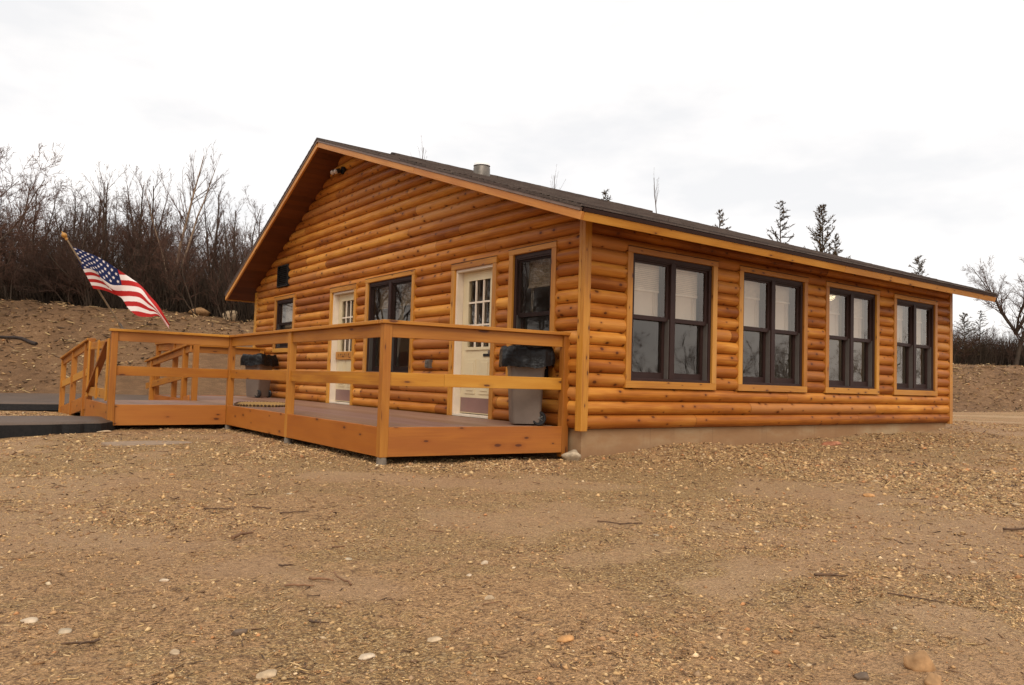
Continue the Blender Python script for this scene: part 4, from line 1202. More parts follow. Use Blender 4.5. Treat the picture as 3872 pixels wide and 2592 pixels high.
# ------------------------------------------------------------------ wheeled bins
def make_bin():
    root = empty('trash_bin')
    # tapered rounded body
    def ring(z, w, d, r, n=5):
        out = []
        for cx, cy, a0 in ((w - r, d - r, 0), (-w + r, d - r, 90), (-w + r, -d + r, 180), (w - r, -d + r, 270)):
            for k in range(n + 1):
                a = R(a0 + 90 * k / n); out.append(Vector((cx + r * math.cos(a), cy + r * math.sin(a), z)))
        return out
    prof = [(0.02, 0.165, 0.18, 0.045), (0.06, 0.175, 0.19, 0.045), (0.66, 0.205, 0.225, 0.05), (0.70, 0.215, 0.235, 0.05), (0.86, 0.222, 0.242, 0.05), (0.88, 0.235, 0.255, 0.05), (0.91, 0.235, 0.255, 0.05)]
    rings = [ring(*p) for p in prof]
    m = MB(); n = len(rings[0])
    for a, b in zip(rings[:-1], rings[1:]):
        for k in range(n): m.face([a[k], a[(k + 1) % n], b[(k + 1) % n], b[k]])
    m.face(rings[0][::-1])
    m.build('body', M['grey_plastic'], root, smooth=40)
    # liner: draped over the rim, ragged hem
    m = MB(); ncol = 72
    rows = []
    for zi, (z, out, ) in enumerate([(0.80, -0.05), (0.90, -0.015), (0.945, 0.005), (0.94, 0.022), (0.90, 0.032), (0.84, 0.040), (0.79, 0.046), (0.74, 0.050), (0.70, 0.050)]):
        rw = []
        for k in range(ncol):
            a = 2 * math.pi * k / ncol
            ca_, sa_ = math.cos(a), math.sin(a)
            p_ = 5.0
            rad = (abs(ca_ / 0.27) ** p_ + abs(sa_ / 0.29) ** p_) ** (-1 / p_)
            wv = noise.noise(Vector((ca_ * 3.1, sa_ * 3.1, z * 7))) * 0.034 + noise.noise(Vector((ca_ * 8, sa_ * 8, z * 4 + 3))) * 0.012
            zz = z + (noise.noise(Vector((ca_ * 2.2 + 5, sa_ * 2.2, 1))) * (0.035 if zi > 6 else 0.03)) + noise.noise(Vector((ca_ * 7, sa_ * 7, z * 3))) * 0.012
            
            rw.append(Vector(((rad + out + wv) * ca_, (rad + out + wv) * sa_, zz)))
        rows.append(rw)
    for a, b in zip(rows[:-1], rows[1:]):
        for k in range(ncol): m.face([a[k], a[(k + 1) % ncol], b[(k + 1) % ncol], b[k]])
    cen = Vector((0, 0, 0.78))
    for k in range(ncol): m.face([cen, rows[0][(k + 1) % ncol], rows[0][k]])
    m.build('liner', M['bag'], root, smooth=75)
    for s in (-1, 1):
        m = MB(); m.lathe([(0.0, -0.025), (0.078, -0.025), (0.088, -0.016), (0.088, 0.016), (0.078, 0.025), (0.06, 0.025), (0.052, 0.016), (0.0, 0.016)], (0, 0, 0), 26, 'y')
        w = m.build('wheel', M['black'], root, smooth=35); w.location = (0.15, s * 0.165, 0.089)
        if s < 0: w.rotation_euler = (0, 0, math.pi)
        m = MB(); m.lathe([(0.0, 0.03), (0.014, 0.028), (0.018, 0.016)], (0, 0, 0), 12, 'y')
        for k in range(6):
            a = k * math.pi / 3; m.tube([(math.sin(a) * 0.02, 0.018, math.cos(a) * 0.02), (math.sin(a) * 0.05, 0.018, math.cos(a) * 0.05)], [0.003, 0.003], 5)
        m.build('hub', M['steel'], w, smooth=40)
    m = MB(); m.tube([(0.15, -0.16, 0.089), (0.15, 0.16, 0.089)], [0.012, 0.012], 8); m.build('axle', M['steel'], root)
    m = MB(); m.tube([(0.22, -0.16, 0.84), (0.262, -0.16, 0.86), (0.262, 0.16, 0.86), (0.22, 0.16, 0.84)], [0.015] * 4, 8); m.build('handle', M['grey_plastic'], root, smooth=40)
    return root
b1 = make_bin(); b1.location = (-0.32, 0.68, ZD); b1.rotation_euler = (0, 0, R(-30))
tag(b1, 'grey wheeled trash bin with black liner beside the door nearest the cabin corner', 'trash bin', 'grey bins on the deck')
b2 = copy_tree(b1); b2.location = (-0.46, 10.15, ZD); b2.rotation_euler = (0, 0, R(-60))
tag(b2, 'grey wheeled bin with black liner at the far deck end under the small window', 'trash bin', 'grey bins on the deck')

# ------------------------------------------------------------------ door mat
mat_ = empty('door_mat', (-1.72, 6.05, ZD), R(-20))
tag(mat_, 'tan coir door mat with knotted fringe on the deck floor', 'door mat')
m = MB(); nx_ = 24
for k in range(nx_):
    a0, a1 = math.pi * 2 * k / nx_, math.pi * 2 * (k + 1) / nx_
    def e(a, s, z): 
        p_ = 3.2; rad = (abs(math.cos(a) / 0.42) ** p_ + abs(math.sin(a) / 0.72) ** p_) ** (-1 / p_) * s
        return (rad * math.cos(a), rad * math.sin(a), z)
    m.face([(0, 0, 0.034), e(a0, 0.9, 0.032), e(a1, 0.9, 0.032)]); m.face([e(a0, 0.9, 0.032), e(a0, 1, 0.02), e(a1, 1, 0.02), e(a1, 0.9, 0.032)]); m.face([e(a0, 1, 0.02), e(a0, 1.0, 0.001), e(a1, 1.0, 0.001), e(a1, 1, 0.02)])
m.build('pad', M['coir'], mat_, smooth=50)
m = MB()
for k in range(80):
    a = math.pi * 2 * k / 80; x_, y_, _ = e(a, 1.0, 0)
    r_b = 0.02 + 0.004 * (k % 3)
    m.lathe([(0.0, -0.015), (r_b, 0.0), (r_b, 0.008), (0.0, 0.024)], (x_, y_, 0.017), 7)
m.build('fringe', M['coir_dark'], mat_, smooth=60)

# ------------------------------------------------------------------ stones
def ico(sub=2):
    import bmesh
    bm = bmesh.new(); bmesh.ops.create_icosphere(bm, subdivisions=sub, radius=1.0)
    v = np.array([x.co[:] for x in bm.verts]); f = np.array([[y.index for y in x.verts] for x in bm.faces]); bm.free()
    return v, f
OCT_V = np.array([(1, 0, 0), (-1, 0, 0), (0, 1, 0), (0, -1, 0), (0, 0, 1), (0, 0, -1)], float)
OCT_F = np.array([(0, 2, 4), (2, 1, 4), (1, 3, 4), (3, 0, 4), (2, 0, 5), (1, 2, 5), (3, 1, 5), (0, 3, 5)])
IV1, IF1 = ico(1); IV3, IF3 = ico(3)
def rock(name, loc, size, mat, label, cat='rock', group=None, seed=0, rz=0.0, sink=0.42, chips=9):
    v = IV3.copy()
    r = np.array([1 + 0.32 * noise.noise(Vector(p) * 1.1 + Vector((seed * 7.1, 0, 0))) + 0.14 * noise.noise(Vector(p) * 2.7 + Vector((0, seed * 3.3, 0))) for p in v])
    v = v * r[:, None]
    # a few chipped facets
    rg = np.random.default_rng(seed + 100)
    for _ in range(3 if name != 'stone' else chips):
        n = rg.normal(size=3); n /= np.linalg.norm(n); dd = v @ n - 0.66
        v = v - np.where(dd > 0, dd, 0)[:, None] * n * 0.85
    v = v * np.array(size) / 2
    o = np_mesh(name, v, IF3, mat, smooth=True)
    x, y = loc[0], loc[1]; z = loc[2] if len(loc) > 2 else g1(x, y)
    o.location = (x, y, z + size[2] / 2 * (1 - 2 * sink)); o.rotation_euler = (0, 0, rz)
    tag(o, label, cat, group)
    return o
rock('rock', (-3.41, -5.50), (0.105, 0.065, 0.075), M['rock_tan'], 'large rounded tan rock in the dirt at the lower right', seed=1, rz=R(-25), sink=0.25)
rock('rock', (-3.52, -5.585), (0.075, 0.05, 0.05), M['rock_tan'], 'tan rock just in front of the largest rounded rock', seed=2, rz=R(20), sink=0.3)
rock('stone', (-3.66, -5.44), (0.061, 0.041, 0.033), M['rock_dark'], 'dark grey stone left of the largest rounded rock', 'stone', seed=3)
rock('stone', (-4.606, -4.414), (0.066, 0.046, 0.020), M['rock_pale'], 'flat square tan stone in the gravel in front of the deck', 'stone', seed=4)
rock('stone', (-4.234, -4.673), (0.085, 0.05, 0.035), M['rock_orange'], 'triangular orange stone in the foreground gravel', 'stone', seed=5)
rock('stone', (-5.211, -3.156), (0.056, 0.033, 0.020), M['rock_white'], 'bright white stone lying in the mud left of the deck post', 'stone', seed=6)
rock('stone', (-3.82, -3.582), (0.049, 0.030, 0.026), M['rock_white'], 'wedge shaped white stone in the gravel before the deck', 'stone', seed=7)
rock('stone', (-4.02, -3.742), (0.033, 0.026, 0.020), M['rock_white'], 'small white chip beside the wedge shaped white stone', 'stone', seed=8)
rock('stone', (-4.874, -4.428), (0.066, 0.039, 0.026), M['rock_white'], 'white stone with a rusty edge near the bottom of the gravel', 'stone', seed=9)
rock('stone', (-5.147, -3.985), (0.061, 0.045, 0.037), M['rock_dark'], 'brown block shaped stone in the foreground mud', 'stone', seed=10)
rock('stone', (-5.739, -3.524), (0.059, 0.039, 0.030), M['rock_white'], 'pale rounded stone in the mud by the left edge', 'stone', seed=11)
rock('stone', (-5.648, -3.689), (0.052, 0.039, 0.026), M['rock_grey'], 'light grey stone beside the pale rounded stone', 'stone', seed=12)
rock('rock', (-0.09, 0.06), (0.25, 0.17, 0.15), M['rock_grey'], 'pale rock at the foot of the foundation corner', seed=13, rz=R(-35), sink=0.2)
rock('stone', (0.29, -3.317), (0.14, 0.08, 0.04), M['rock_orange'], 'orange flat stone in front of the second window', 'stone', seed=14)
rock('stone', (-0.111, -3.62), (0.125, 0.033, 0.020), M['rock_white'], 'long thin white stone in front of the third window', 'stone', seed=15)
rock('rock', (4.7, -0.35), (0.40, 0.20, 0.10), M['rock_red'], 'flat red rock near the foundation below the third window', seed=16)
rock('stone', (-5.205, -4.443), (0.072, 0.046, 0.026), M['rock_pale'], 'long pale pink stone at the bottom of the mud', 'stone', seed=17)
rock('stone', (-4.20, 5.28), (0.223, 0.131, 0.046), M['rock_pale'], 'flat pale stone under the corner post of the deck by the asphalt', 'stone', seed=18, sink=0.2)
rock('boulder', (1.75, 24.0, 2.78), (0.85, 0.6, 0.42), M['rock_tan'], 'rounded brown boulder on the bank left of the pale boulder', 'boulder', seed=19, sink=0.3)
rock('boulder', (2.75, 23.5, 2.82), (0.6, 0.45, 0.5), M['rock_pale'], 'upright pale boulder on the bank beside the roof edge', 'boulder', seed=20, sink=0.3)
BOULD = [o_ for o_ in bpy.data.objects if o_.name.startswith('boulder')]
# a group of plain stones scattered over the yard
k = 0
stone_mats = ['rock_pale', 'rock_grey', 'rock_tan', 'rock_tan', 'rock_pale']
protos = []
for k in range(6):
    o = rock('stone', (0, 0), (0.075, 0.055, 0.038), M[stone_mats[k % 5]], 'small loose stone half sunk in the gravel', 'stone', 'small loose stones in the gravel', seed=40 + k)
    protos.append(o)
used = set()
for k in range(60):
    t = rng.uniform(0, 1) ** 0.8
    dist = 2.6 + 8.5 * t
    ang = yaw + rng.uniform(-0.62, 0.62)
    x, y = CAM.x + dist * math.cos(ang), CAM.y + dist * math.sin(ang)
    if x > -2.6 and y > -0.3: continue
    if x > -4.3 and y > 5.5: continue
    i = int(rng.integers(0, 6))
    o = protos[i] if i not in used else protos[i].copy()
    if i in used: COL.objects.link(o)
    used.add(i)
    s = rng.uniform(0.3, 0.75)
    o.scale = (s, s, s * rng.uniform(0.7, 1.1)); o.location = (x, y, g1(x, y) + 0.001 * s); o.rotation_euler = (0, 0, rng.uniform(0, 6.28))

# gravel as stuff
def scatter(name, N, sampler, size, tints, mat, label, tmpl, elong=None, smooth=True):
    P_ = sampler(N); n = len(P_)
    sz = size(n, P_)
    sc = np.stack([sz * rng.uniform(0.8, 1.5, n), sz * rng.uniform(0.6, 1.0, n), sz * rng.uniform(0.35, 0.75, n)], 1)
    if elong is not None: sc = elong(sz, n)
    a = rng.uniform(0, 2 * np.pi, n); tilt = rng.normal(0, 0.22, n)
    ca_, sa_ = np.cos(a), np.sin(a); ct, st_ = np.cos(tilt), np.sin(tilt)
    tv, tf = tmpl
    jit = 1 + 0.22 * rng.normal(size=(n, len(tv), 1))
    v = tv[None] * np.clip(jit, 0.6, 1.5) * sc[:, None, :] * 0.5
    # tilt about y then rotate about z
    x = v[..., 0] * ct[:, None] + v[..., 2] * st_[:, None]; z = -v[..., 0] * st_[:, None] + v[..., 2] * ct[:, None]; y = v[..., 1]
    X = x * ca_[:, None] - y * sa_[:, None] + P_[:, 0:1]; Y = x * sa_[:, None] + y * ca_[:, None] + P_[:, 1:2]
    Z = z + (gz(P_[:, 0], P_[:, 1]) + sc[:, 2] * 0.12)[:, None]
    V = np.stack([X, Y, Z], -1).reshape(-1, 3)
    F = (tf[None] + (np.arange(n) * len(tv))[:, None, None]).reshape(-1, tf.shape[1])
    T_ = np.repeat(tints(n), len(tv), 0)
    o = np_mesh(name, V, F, mat, tint=T_, smooth=smooth)
    tag(o, label, kind='stuff')
    return o
def view_samples(N, dmin=2.0, dmax=22, p=1.5):
    d = dmin + (dmax - dmin) * rng.uniform(0, 1, N) ** p
    a = yaw + rng.uniform(-0.72, 0.72, N)
    x = CAM.x + d * np.cos(a); y = CAM.y + d * np.sin(a)
    patch = vnoise(x, y, 0.55, 21) * 0.6 + vnoise(x, y, 1.7, 22) * 0.4
    dk = (x > XD + 0.3) & (y > YD + 0.2) & (x < L) ; dk2 = (x > XA) & (y > YB + 0.4) & (x < L)
    pth = (y > 5.0) & (y < 7.3) & (x < -3.9); rd = (y > 11.6) & (y < 20.2) & (x < 14)
    keep = ~(dk | dk2 | pth | rd) & (rng.uniform(0, 1, N) < np.clip((patch - 0.26) * 2.6, 0.18, 1) * (1 - 0.72 * bare(x, y)))
    return np.stack([x[keep], y[keep]], 1)
pal = np.array([(0.56, 0.36, 0.17), (0.47, 0.28, 0.13), (0.62, 0.43, 0.22), (0.38, 0.21, 0.10), (0.66, 0.48, 0.29), (0.50, 0.24, 0.10), (0.40, 0.26, 0.15), (0.68, 0.54, 0.36), (0.20, 0.11, 0.055)])
pw = np.array([0.28, 0.22, 0.18, 0.12, 0.06, 0.05, 0.05, 0.01, 0.03]); pw = pw / pw.sum()
def tints(n): return np.array([1.08, 1.03, 0.96]) * pal[rng.choice(len(pal), n, p=pw)] * rng.uniform(0.75, 1.15, (n, 1))
def psize(n, P_):
    d = np.hypot(P_[:, 0] - CAM.x, P_[:, 1] - CAM.y)
    return np.minimum(0.0062 * np.exp(rng.exponential(0.36, n)), 0.034) * np.clip(d / 4.6, 0.85, 2.2)
scatter('gravel', 330000, view_samples, psize, tints, M['gravel'], 'loose tan gravel scattered over the yard', (OCT_V, OCT_F))
cube_v = np.array([(x, y, z) for x in (-1, 1) for y in (-1, 1) for z in (-1, 1)], float)
cube_f = np.array([(0, 1, 3, 2), (4, 6, 7, 5), (0, 4, 5, 1), (2, 3, 7, 6), (0, 2, 6, 4), (1, 5, 7, 3)])
cpal = np.array([(0.20, 0.11, 0.055), (0.30, 0.17, 0.08), (0.36, 0.19, 0.08), (0.12, 0.068, 0.035), (0.52, 0.33, 0.15), (0.64, 0.45, 0.23), (0.57, 0.38, 0.17)])
def ctints(n): return np.array([1.05, 1.01, 0.96]) * cpal[rng.choice(7, n, p=[.19, .18, .09, .18, .14, .10, .12])] * rng.uniform(0.8, 1.2, (n, 1))
def celong(sz, n): return np.stack([sz * rng.uniform(2.5, 9, n), sz * rng.uniform(0.5, 1.0, n), sz * rng.uniform(0.3, 0.7, n)], 1)
def csize(n, P_):
    d = np.hypot(P_[:, 0] - CAM.x, P_[:, 1] - CAM.y); return rng.uniform(0.003, 0.007, n) * np.clip(d / 4.5, 0.9, 2.4)
scatter('debris', 90000, lambda N: view_samples(N, 2.0, 22, 1.4), csize, ctints, M['chips'], 'brown wood chips and twig bits strewn over the dirt', (cube_v, cube_f), celong, smooth=False)
# litter on the bank
def bank_samples(N):
    x = rng.uniform(-14, 60, N); y = rng.uniform(-4, 40, N)
    d = np.hypot(x - CAM.x, y - CAM.y); keep = (bankness(x, y) > 0.35) & (d < 58) & (np.abs(np.arctan2(y - CAM.y, x - CAM.x) - yaw) < 0.70) & ~((np.arctan2(y - CAM.y, x - CAM.x) - yaw < 0.24) & (np.arctan2(y - CAM.y, x - CAM.x) - yaw > -0.45))
    keep &= ~((y > 11.6) & (y < 20.2) & (x < 14))
    return np.stack([x[keep], y[keep]], 1)
scatter('litter', 85000, bank_samples, lambda n, P_: rng.uniform(0.022, 0.055, n), lambda n: cpal[rng.choice(7, n, p=[.22, .2, .08, .22, .12, .08, .08])] * rng.uniform(0.6, 1.15, (n, 1)), M['chips'], 'leaf litter and wood bits on the bank', (cube_v, cube_f), celong, smooth=False)
scatter('stones', 14000, bank_samples, lambda n, P_: rng.uniform(0.04, 0.12, n), tints, M['gravel'], 'scattered small stones on the bank', (IV1, IF1))

# sticks
def stick(p, q, r, mat, label, group=None, seed=0, bend=0.04, fork=False):
    rg = random.Random(seed)
    a = Vector((*p, 0)); b = Vector((*q, 0)); d = b - a; s = Vector((-d.y, d.x, 0))
    root = Vector((a.x, a.y, g1(*p)))
    pts = []; n = 7
    for i in range(n):
        t_ = i / (n - 1); w = a.lerp(b, t_) + s * bend * (math.sin(t_ * 3.1) + rg.uniform(-0.4, 0.4))
        pts.append(Vector((w.x, w.y, g1(w.x, w.y) + r * 0.8 + rg.uniform(0, r * 0.6))) - root)
    r *= 0.5; m = MB(); m.tube(pts, [r * (1.1 - 0.5 * i / n) for i in range(n)], 7)
    if fork: m.tube([pts[3], pts[3] + (d * 0.28 + s * 0.18) + Vector((0, 0, r))], [r * 0.6, r * 0.3], 6)
    o = m.build('stick', mat, smooth=60); o.location = root
    tag(o, label, 'stick', group); return o
stick((-4.60, -1.43), (-4.42, -1.49), 0.010, M['stick'], 'thin dark stick in front of the deck, first in a row of three', seed=1)
stick((-4.30, -1.49), (-4.20, -1.56), 0.011, M['stick'], 'short dark stick in front of the deck, middle of a row of three', seed=2)
stick((-4.20, -1.74), (-4.02, -1.79), 0.010, M['stick'], 'thin straight stick in front of the deck, last in a row of three', seed=3)
stick((-4.73, -2.49), (-4.58, -2.37), 0.018, M['stick_red'], 'thick red brown piece of bark wood left of the front deck post', seed=4)
stick((-4.83, -3.56), (-4.72, -3.61), 0.010, M['stick_red'], 'short red splinter in front of the muddy patch', seed=5)
stick((-4.70, -3.50), (-4.62, -3.58), 0.012, M['stick_red'], 'red brown chip of wood beside the short splinter', seed=6)
stick((-2.66, -4.65), (-2.56, -4.76), 0.012, M['stick'], 'dark broken stub of branch at the edge of the bare track', seed=7, fork=True)
stick((-2.70, -5.02), (-2.62, -5.22), 0.007, M['stick'], 'thin grey stick right of the bare track', seed=8)
stick((-2.56, -3.04), (-2.36, -3.25), 0.009, M['stick'], 'forked dark twig in the tan gravel', seed=9, fork=True)
stick((-0.4, -4.6), (-0.1, -4.9), 0.016, M['stick'], 'dark stick far right of the bare track', seed=10)
pr_s = []
for k in range(5):
    pr_s.append(stick((0, 0), (0.12, 0.03), 0.006 + 0.001 * k, M['stick' if k % 2 else 'stick_red'], 'small loose twig on the dirt', 'small loose twigs on the dirt', seed=20 + k, bend=0.08, fork=k == 3))
usedk = set()
for k in range(40):
    dist = 2.5 + 8.0 * rng.uniform(0, 1); ang = yaw + rng.uniform(-0.62, 0.62)
    x, y = CAM.x + dist * math.cos(ang), CAM.y + dist * math.sin(ang)
    if (x > -2.6 and y > -0.3) or (x > -4.3 and y > 5.4): continue
    i = int(rng.integers(0, 5)); o = pr_s[i]
    if i in usedk: o = o.copy(); COL.objects.link(o)
    usedk.add(i)
    s = rng.uniform(0.45, 1.15); o.scale = (s, s, s); o.location = (x, y, g1(x, y) - 0.002); o.rotation_euler = (rng.normal(0, 0.03), rng.normal(0, 0.03), rng.uniform(0, 6.28))

# flat slab in the dirt
m = MB(); n = 26; pts = []
for k in range(n):
    a = 2 * math.pi * k / n; pts.append((0.50 * math.cos(a) * (1 + 0.07 * math.sin(3 * a + 1)), 0.30 * math.sin(a) * (1 + 0.08 * math.sin(2 * a)), 0.0))
top = [(x, y, 0.0) for x, y, _ in pts]; low = [(x * 1.03, y * 1.03, -0.06) for x, y, _ in pts]
m.face(top)
for k in range(n): m.face([low[k], low[(k + 1) % n], top[(k + 1) % n], top[k]])
so_ = m.build('slab', M['slab'], smooth=30); so_.location = (-4.02, 3.38, -0.336); so_.rotation_euler = (0, 0, R(-10))
tag(so_, 'flat pale grey concrete slab sunk in the dirt before the deck', 'slab')

# branch on the bank
def surf_tube(p, q, r, name, mat, label):
    a = Vector((*p, 0)); b = Vector((*q, 0)); root = Vector((a.x, a.y, g1(*p))); pts = []
    for i in range(9):
        w = a.lerp(b, i / 8) + Vector((0, 0.06 * math.sin(i * 1.3), 0)); pts.append(Vector((w.x, w.y, g1(w.x, w.y) + r * 0.8)) - root)
    m = MB(); m.tube(pts, [r * (0.6 + 0.5 * i / 8) for i in range(9)], 8); o = m.build(name, mat, smooth=60); o.location = root; tag(o, label, 'branch'); return o
M['charred'] = plain('charred_branch', (0.035, 0.022, 0.016), 0.8, 0.4, 10)

# ------------------------------------------------------------------ trees
class Tree:
    def __init__(self, seed): self.r = random.Random(seed); self.tr = []; self.cr = []
    def branch(self, p, d, ln, rad, lvl, maxl, nseg, up, wob, kids, kang, klen):
        r = self.r; pts = [p.copy()]; rads = [rad]; dirs = [d.copy()]
        q = p.copy(); dd = d.copy()
        for i in range(nseg):
            dd = (dd + Vector((r.gauss(0, wob), r.gauss(0, wob), r.gauss(0, wob) + up))).normalized()
            q = q + dd * (ln / nseg); pts.append(q.copy()); rads.append(max(0.0035, rad * (1 - 0.82 * (i + 1) / nseg))); dirs.append(dd.copy())
        (self.tr if lvl == 0 else self.cr).append((pts, rads))
        if lvl >= maxl: return
        n = kids[lvl]
        n = max(1, int(n * r.uniform(0.75, 1.25)))
        for k in range(n):
            t_ = r.uniform(0.22 if lvl == 0 else 0.15, 0.98) 
            i = min(int(t_ * nseg), nseg - 1); w = t_ * nseg - i
            bp = pts[i].lerp(pts[i + 1], w); bd = dirs[i]
            ax = bd.cross(Vector((r.gauss(0, 1), r.gauss(0, 1), r.gauss(0, 1)))).normalized()
            ang = R(r.gauss(*kang))
            nd = (Matrix.Rotation(ang, 3, ax) @ bd).normalized()
            rb = rads[i] * (1 - w) + rads[i + 1] * w
            self.branch(bp, nd, ln * klen * r.uniform(0.6, 1.15) * (1.12 - 0.62 * t_ if lvl == 0 else 1 - 0.45 * t_), max(0.004, rb * 0.55), lvl + 1, maxl, max(3, nseg - 2), up * 1.15, wob * 1.15, kids, kang, klen)
def tubes_np(lst, sides):
    V = []; F = []; base = 0
    for pts, rads in lst:
        P = np.array([p[:] for p in pts]); rd = np.array(rads)
        D = np.gradient(P, axis=0); D /= np.linalg.norm(D, axis=1, keepdims=True) + 1e-9
        ref = np.array((0.31, 0.2, 0.93)) if abs(D[0] @ np.array((0.31, 0.2, 0.93))) < 0.93 else np.array((1.0, 0, 0))
        A = np.cross(D, ref); A /= np.linalg.norm(A, axis=1, keepdims=True) + 1e-9
        B = np.cross(D, A)
        th = np.arange(sides) * 2 * np.pi / sides
        ring = P[:, None] + (A[:, None] * np.cos(th)[None, :, None] + B[:, None] * np.sin(th)[None, :, None]) * rd[:, None, None]
        n = len(P); V.append(ring.reshape(-1, 3))
        i = np.arange(n - 1)[:, None] * sides + np.arange(sides)[None]; j = np.arange(n - 1)[:, None] * sides + (np.arange(sides)[None] + 1) % sides
        F.append((np.stack([i, i + sides, j + sides, j], -1).reshape(-1, 4)) + base); base += n * sides
    return np.concatenate(V), np.concatenate(F)
def tree_obj(name, T_, mats=('bark', 'twig')):
    root = empty(name)
    v, f = tubes_np(T_.tr, 6); np_mesh('trunk', v, f, M[mats[0]], root, smooth=True)
    v, f = tubes_np(T_.cr, 3); np_mesh('crown', v, f, M[mats[1]], root, smooth=True)
    return root
def thicket_tree(seed, h):
    t = Tree(seed); r = t.r
    ns = r.choice((1, 2, 2, 3, 3, 4))
    for k in range(ns):
        a = r.uniform(0, 6.28); lean = r.uniform(0.05, 0.62)
        d = Vector((math.cos(a) * lean, math.sin(a) * lean, 1)).normalized()
        t.branch(Vector((math.cos(a) * 0.12, math.sin(a) * 0.12, -0.15)), d, h * r.uniform(0.66, 1.0), r.uniform(0.035, 0.065), 0, 3, 10, 0.022, 0.14, (20, 10, 6), (42, 15), 0.44)
    return t
def tall_tree(seed, h, fork=True):
    t = Tree(seed); r = t.r
    t.branch(Vector((0, 0, -0.15)), Vector((0.03, 0.02, 1)).normalized(), h, 0.10, 0, 3, 11, 0.02, 0.035, (24, 9, 5), (27, 7), 0.36)
    t.branch(Vector((0.08, 0, 0.6)), Vector((0.17, 0.03, 1)).normalized(), h * 0.86, 0.075, 0, 3, 11, 0.035, 0.035, (20, 9, 5), (27, 7), 0.36)
    t.branch(Vector((-0.03, 0, 1.2)), Vector((-0.16, 0.05, 1)).normalized(), h * 0.66, 0.05, 0, 3, 10, 0.04, 0.04, (16, 8, 5), (28, 8), 0.36)
    return t
def wide_tree(seed, h):
    t = Tree(seed)
    t.branch(Vector((0, 0, -0.15)), Vector((-0.03, 0.02, 1)).normalized(), h * 0.62, 0.13, 0, 3, 9, 0.0, 0.07, (12, 10, 8), (40, 9), 0.66)
    for a in (0.3, 1.7, 2.9, 4.0, 5.3):
        t.branch(Vector((0, 0, h * 0.30)), Vector((math.cos(a) * 0.55, math.sin(a) * 0.55, 1)).normalized(), h * 0.68, 0.07, 0, 3, 9, 0.03, 0.09, (18, 10, 7), (38, 10), 0.42)
    return t
def shrub(seed, h):
    t = Tree(seed); r = t.r
    for k in range(r.choice((6, 7, 9))):
        a = r.uniform(0, 6.28); lean = r.uniform(0.05, 0.5)
        t.branch(Vector((math.cos(a) * 0.2, math.sin(a) * 0.2, -0.1)), Vector((math.cos(a) * lean, math.sin(a) * lean, 1)).normalized(), h * r.uniform(0.55, 1.0), r.uniform(0.014, 0.03), 0, 2, 7, 0.05, 0.12, (16, 6), (36, 14), 0.42)
    return t
HT = 6.0
def place(o, x, y, h, h0, rz, label, cat, group=None):
    s = h / h0
    o.location = (x, y, g1(x, y) - 0.05); o.scale = (s, s, s); o.rotation_euler = (0, 0, rz)
    tag(o, label, cat, group)

protoT = [tree_obj('bare_tree', thicket_tree(100 + k, HT)) for k in range(7)]
protoS = [tree_obj('bare_shrub', shrub(200 + k, 3.0)) for k in range(4)]
usedT = set()
def put(plist, i, x, y, h, h0, label, cat, group):
    key = (id(plist), i)
    o = plist[i] if key not in usedT else copy_tree(plist[i])
    usedT.add(key)
    place(o, x, y, h, h0, rng.uniform(0, 6.28), label, cat, group)
def polar(px, dist):
    """ground position seen under image column px (source pixels) at forward distance"""
    a = yaw - math.atan((px - 1936) / 2892.015)
    dd = dist / math.cos(a - yaw)
    return CAM.x + dd * math.cos(a), CAM.y + dd * math.sin(a)
LG = 'bare trees in the thicket on the bank left of the cabin'
k = 0
for row, (dist, n) in enumerate(((30.2, 16), (33.0, 18), (36.5, 19))):
    for j in range(n):
        px = -120 + (1230 * (j + 0.5 * (row % 2) + rng.uniform(-0.3, 0.3))) / n
        x, y = polar(px, dist + rng.uniform(-1.2, 1.2))
        edge = 1 - 0.30 * max(0, (px - 700) / 400)
        h = (4.8 + 0.65 * row + rng.uniform(-1.5, 1.3)) * edge
        put(protoT, int(rng.integers(0, 7)), x, y, h, HT, 'bare brown many stemmed tree in the thicket left of the cabin', 'tree', LG); k += 1
for j in range(26):
    px = -100 + 1150 * (j + rng.uniform(0.1, 0.9)) / 26
    x, y = polar(px, 29.4 + rng.uniform(-0.3, 1.3))
    put(protoS, int(rng.integers(0, 4)), x, y, rng.uniform(1.7, 3.0), 3.0, 'low bare shrub at the front of the thicket left of the cabin', 'shrub', 'bare shrubs along the left bank')
# the one that towers over the thicket
tt_ = tree_obj('bare_tree', tall_tree(31, 8.0), ('palebark', 'twig'))
x, y = polar(630, 30.5); place(tt_, x, y, 7.0, 8.0, R(-37), 'tallest bare tree rising above the thicket behind the flag', 'tree')
tl = tree_obj('bare_tree', tall_tree(33, 7.0), ('bark', 'twig'))
x, y = polar(-20, 31.0); place(tl, x, y, 6.0, 7.0, R(-37), 'spreading bare tree above the thicket at the left edge', 'tree')
tm = tree_obj('bare_tree', tall_tree(41, 6.0), ('bark', 'twig'))
for j, (px, dd_, hh) in enumerate(((90, 30.5, 5.2), (250, 31, 5.0), (390, 30.2, 5.3), (500, 31, 5.6), (790, 31, 5.2), (880, 30.4, 4.7), (960, 31, 4.6), (330, 33, 5.9), (560, 33.5, 6.3))):
    o = tm if j == 0 else copy_tree(tm); x, y = polar(px, dd_); place(o, x, y, hh, 6.0, j * 1.9, 'slender forked bare tree standing out of the thicket left of the cabin', 'tree', 'slender trees in the left thicket')
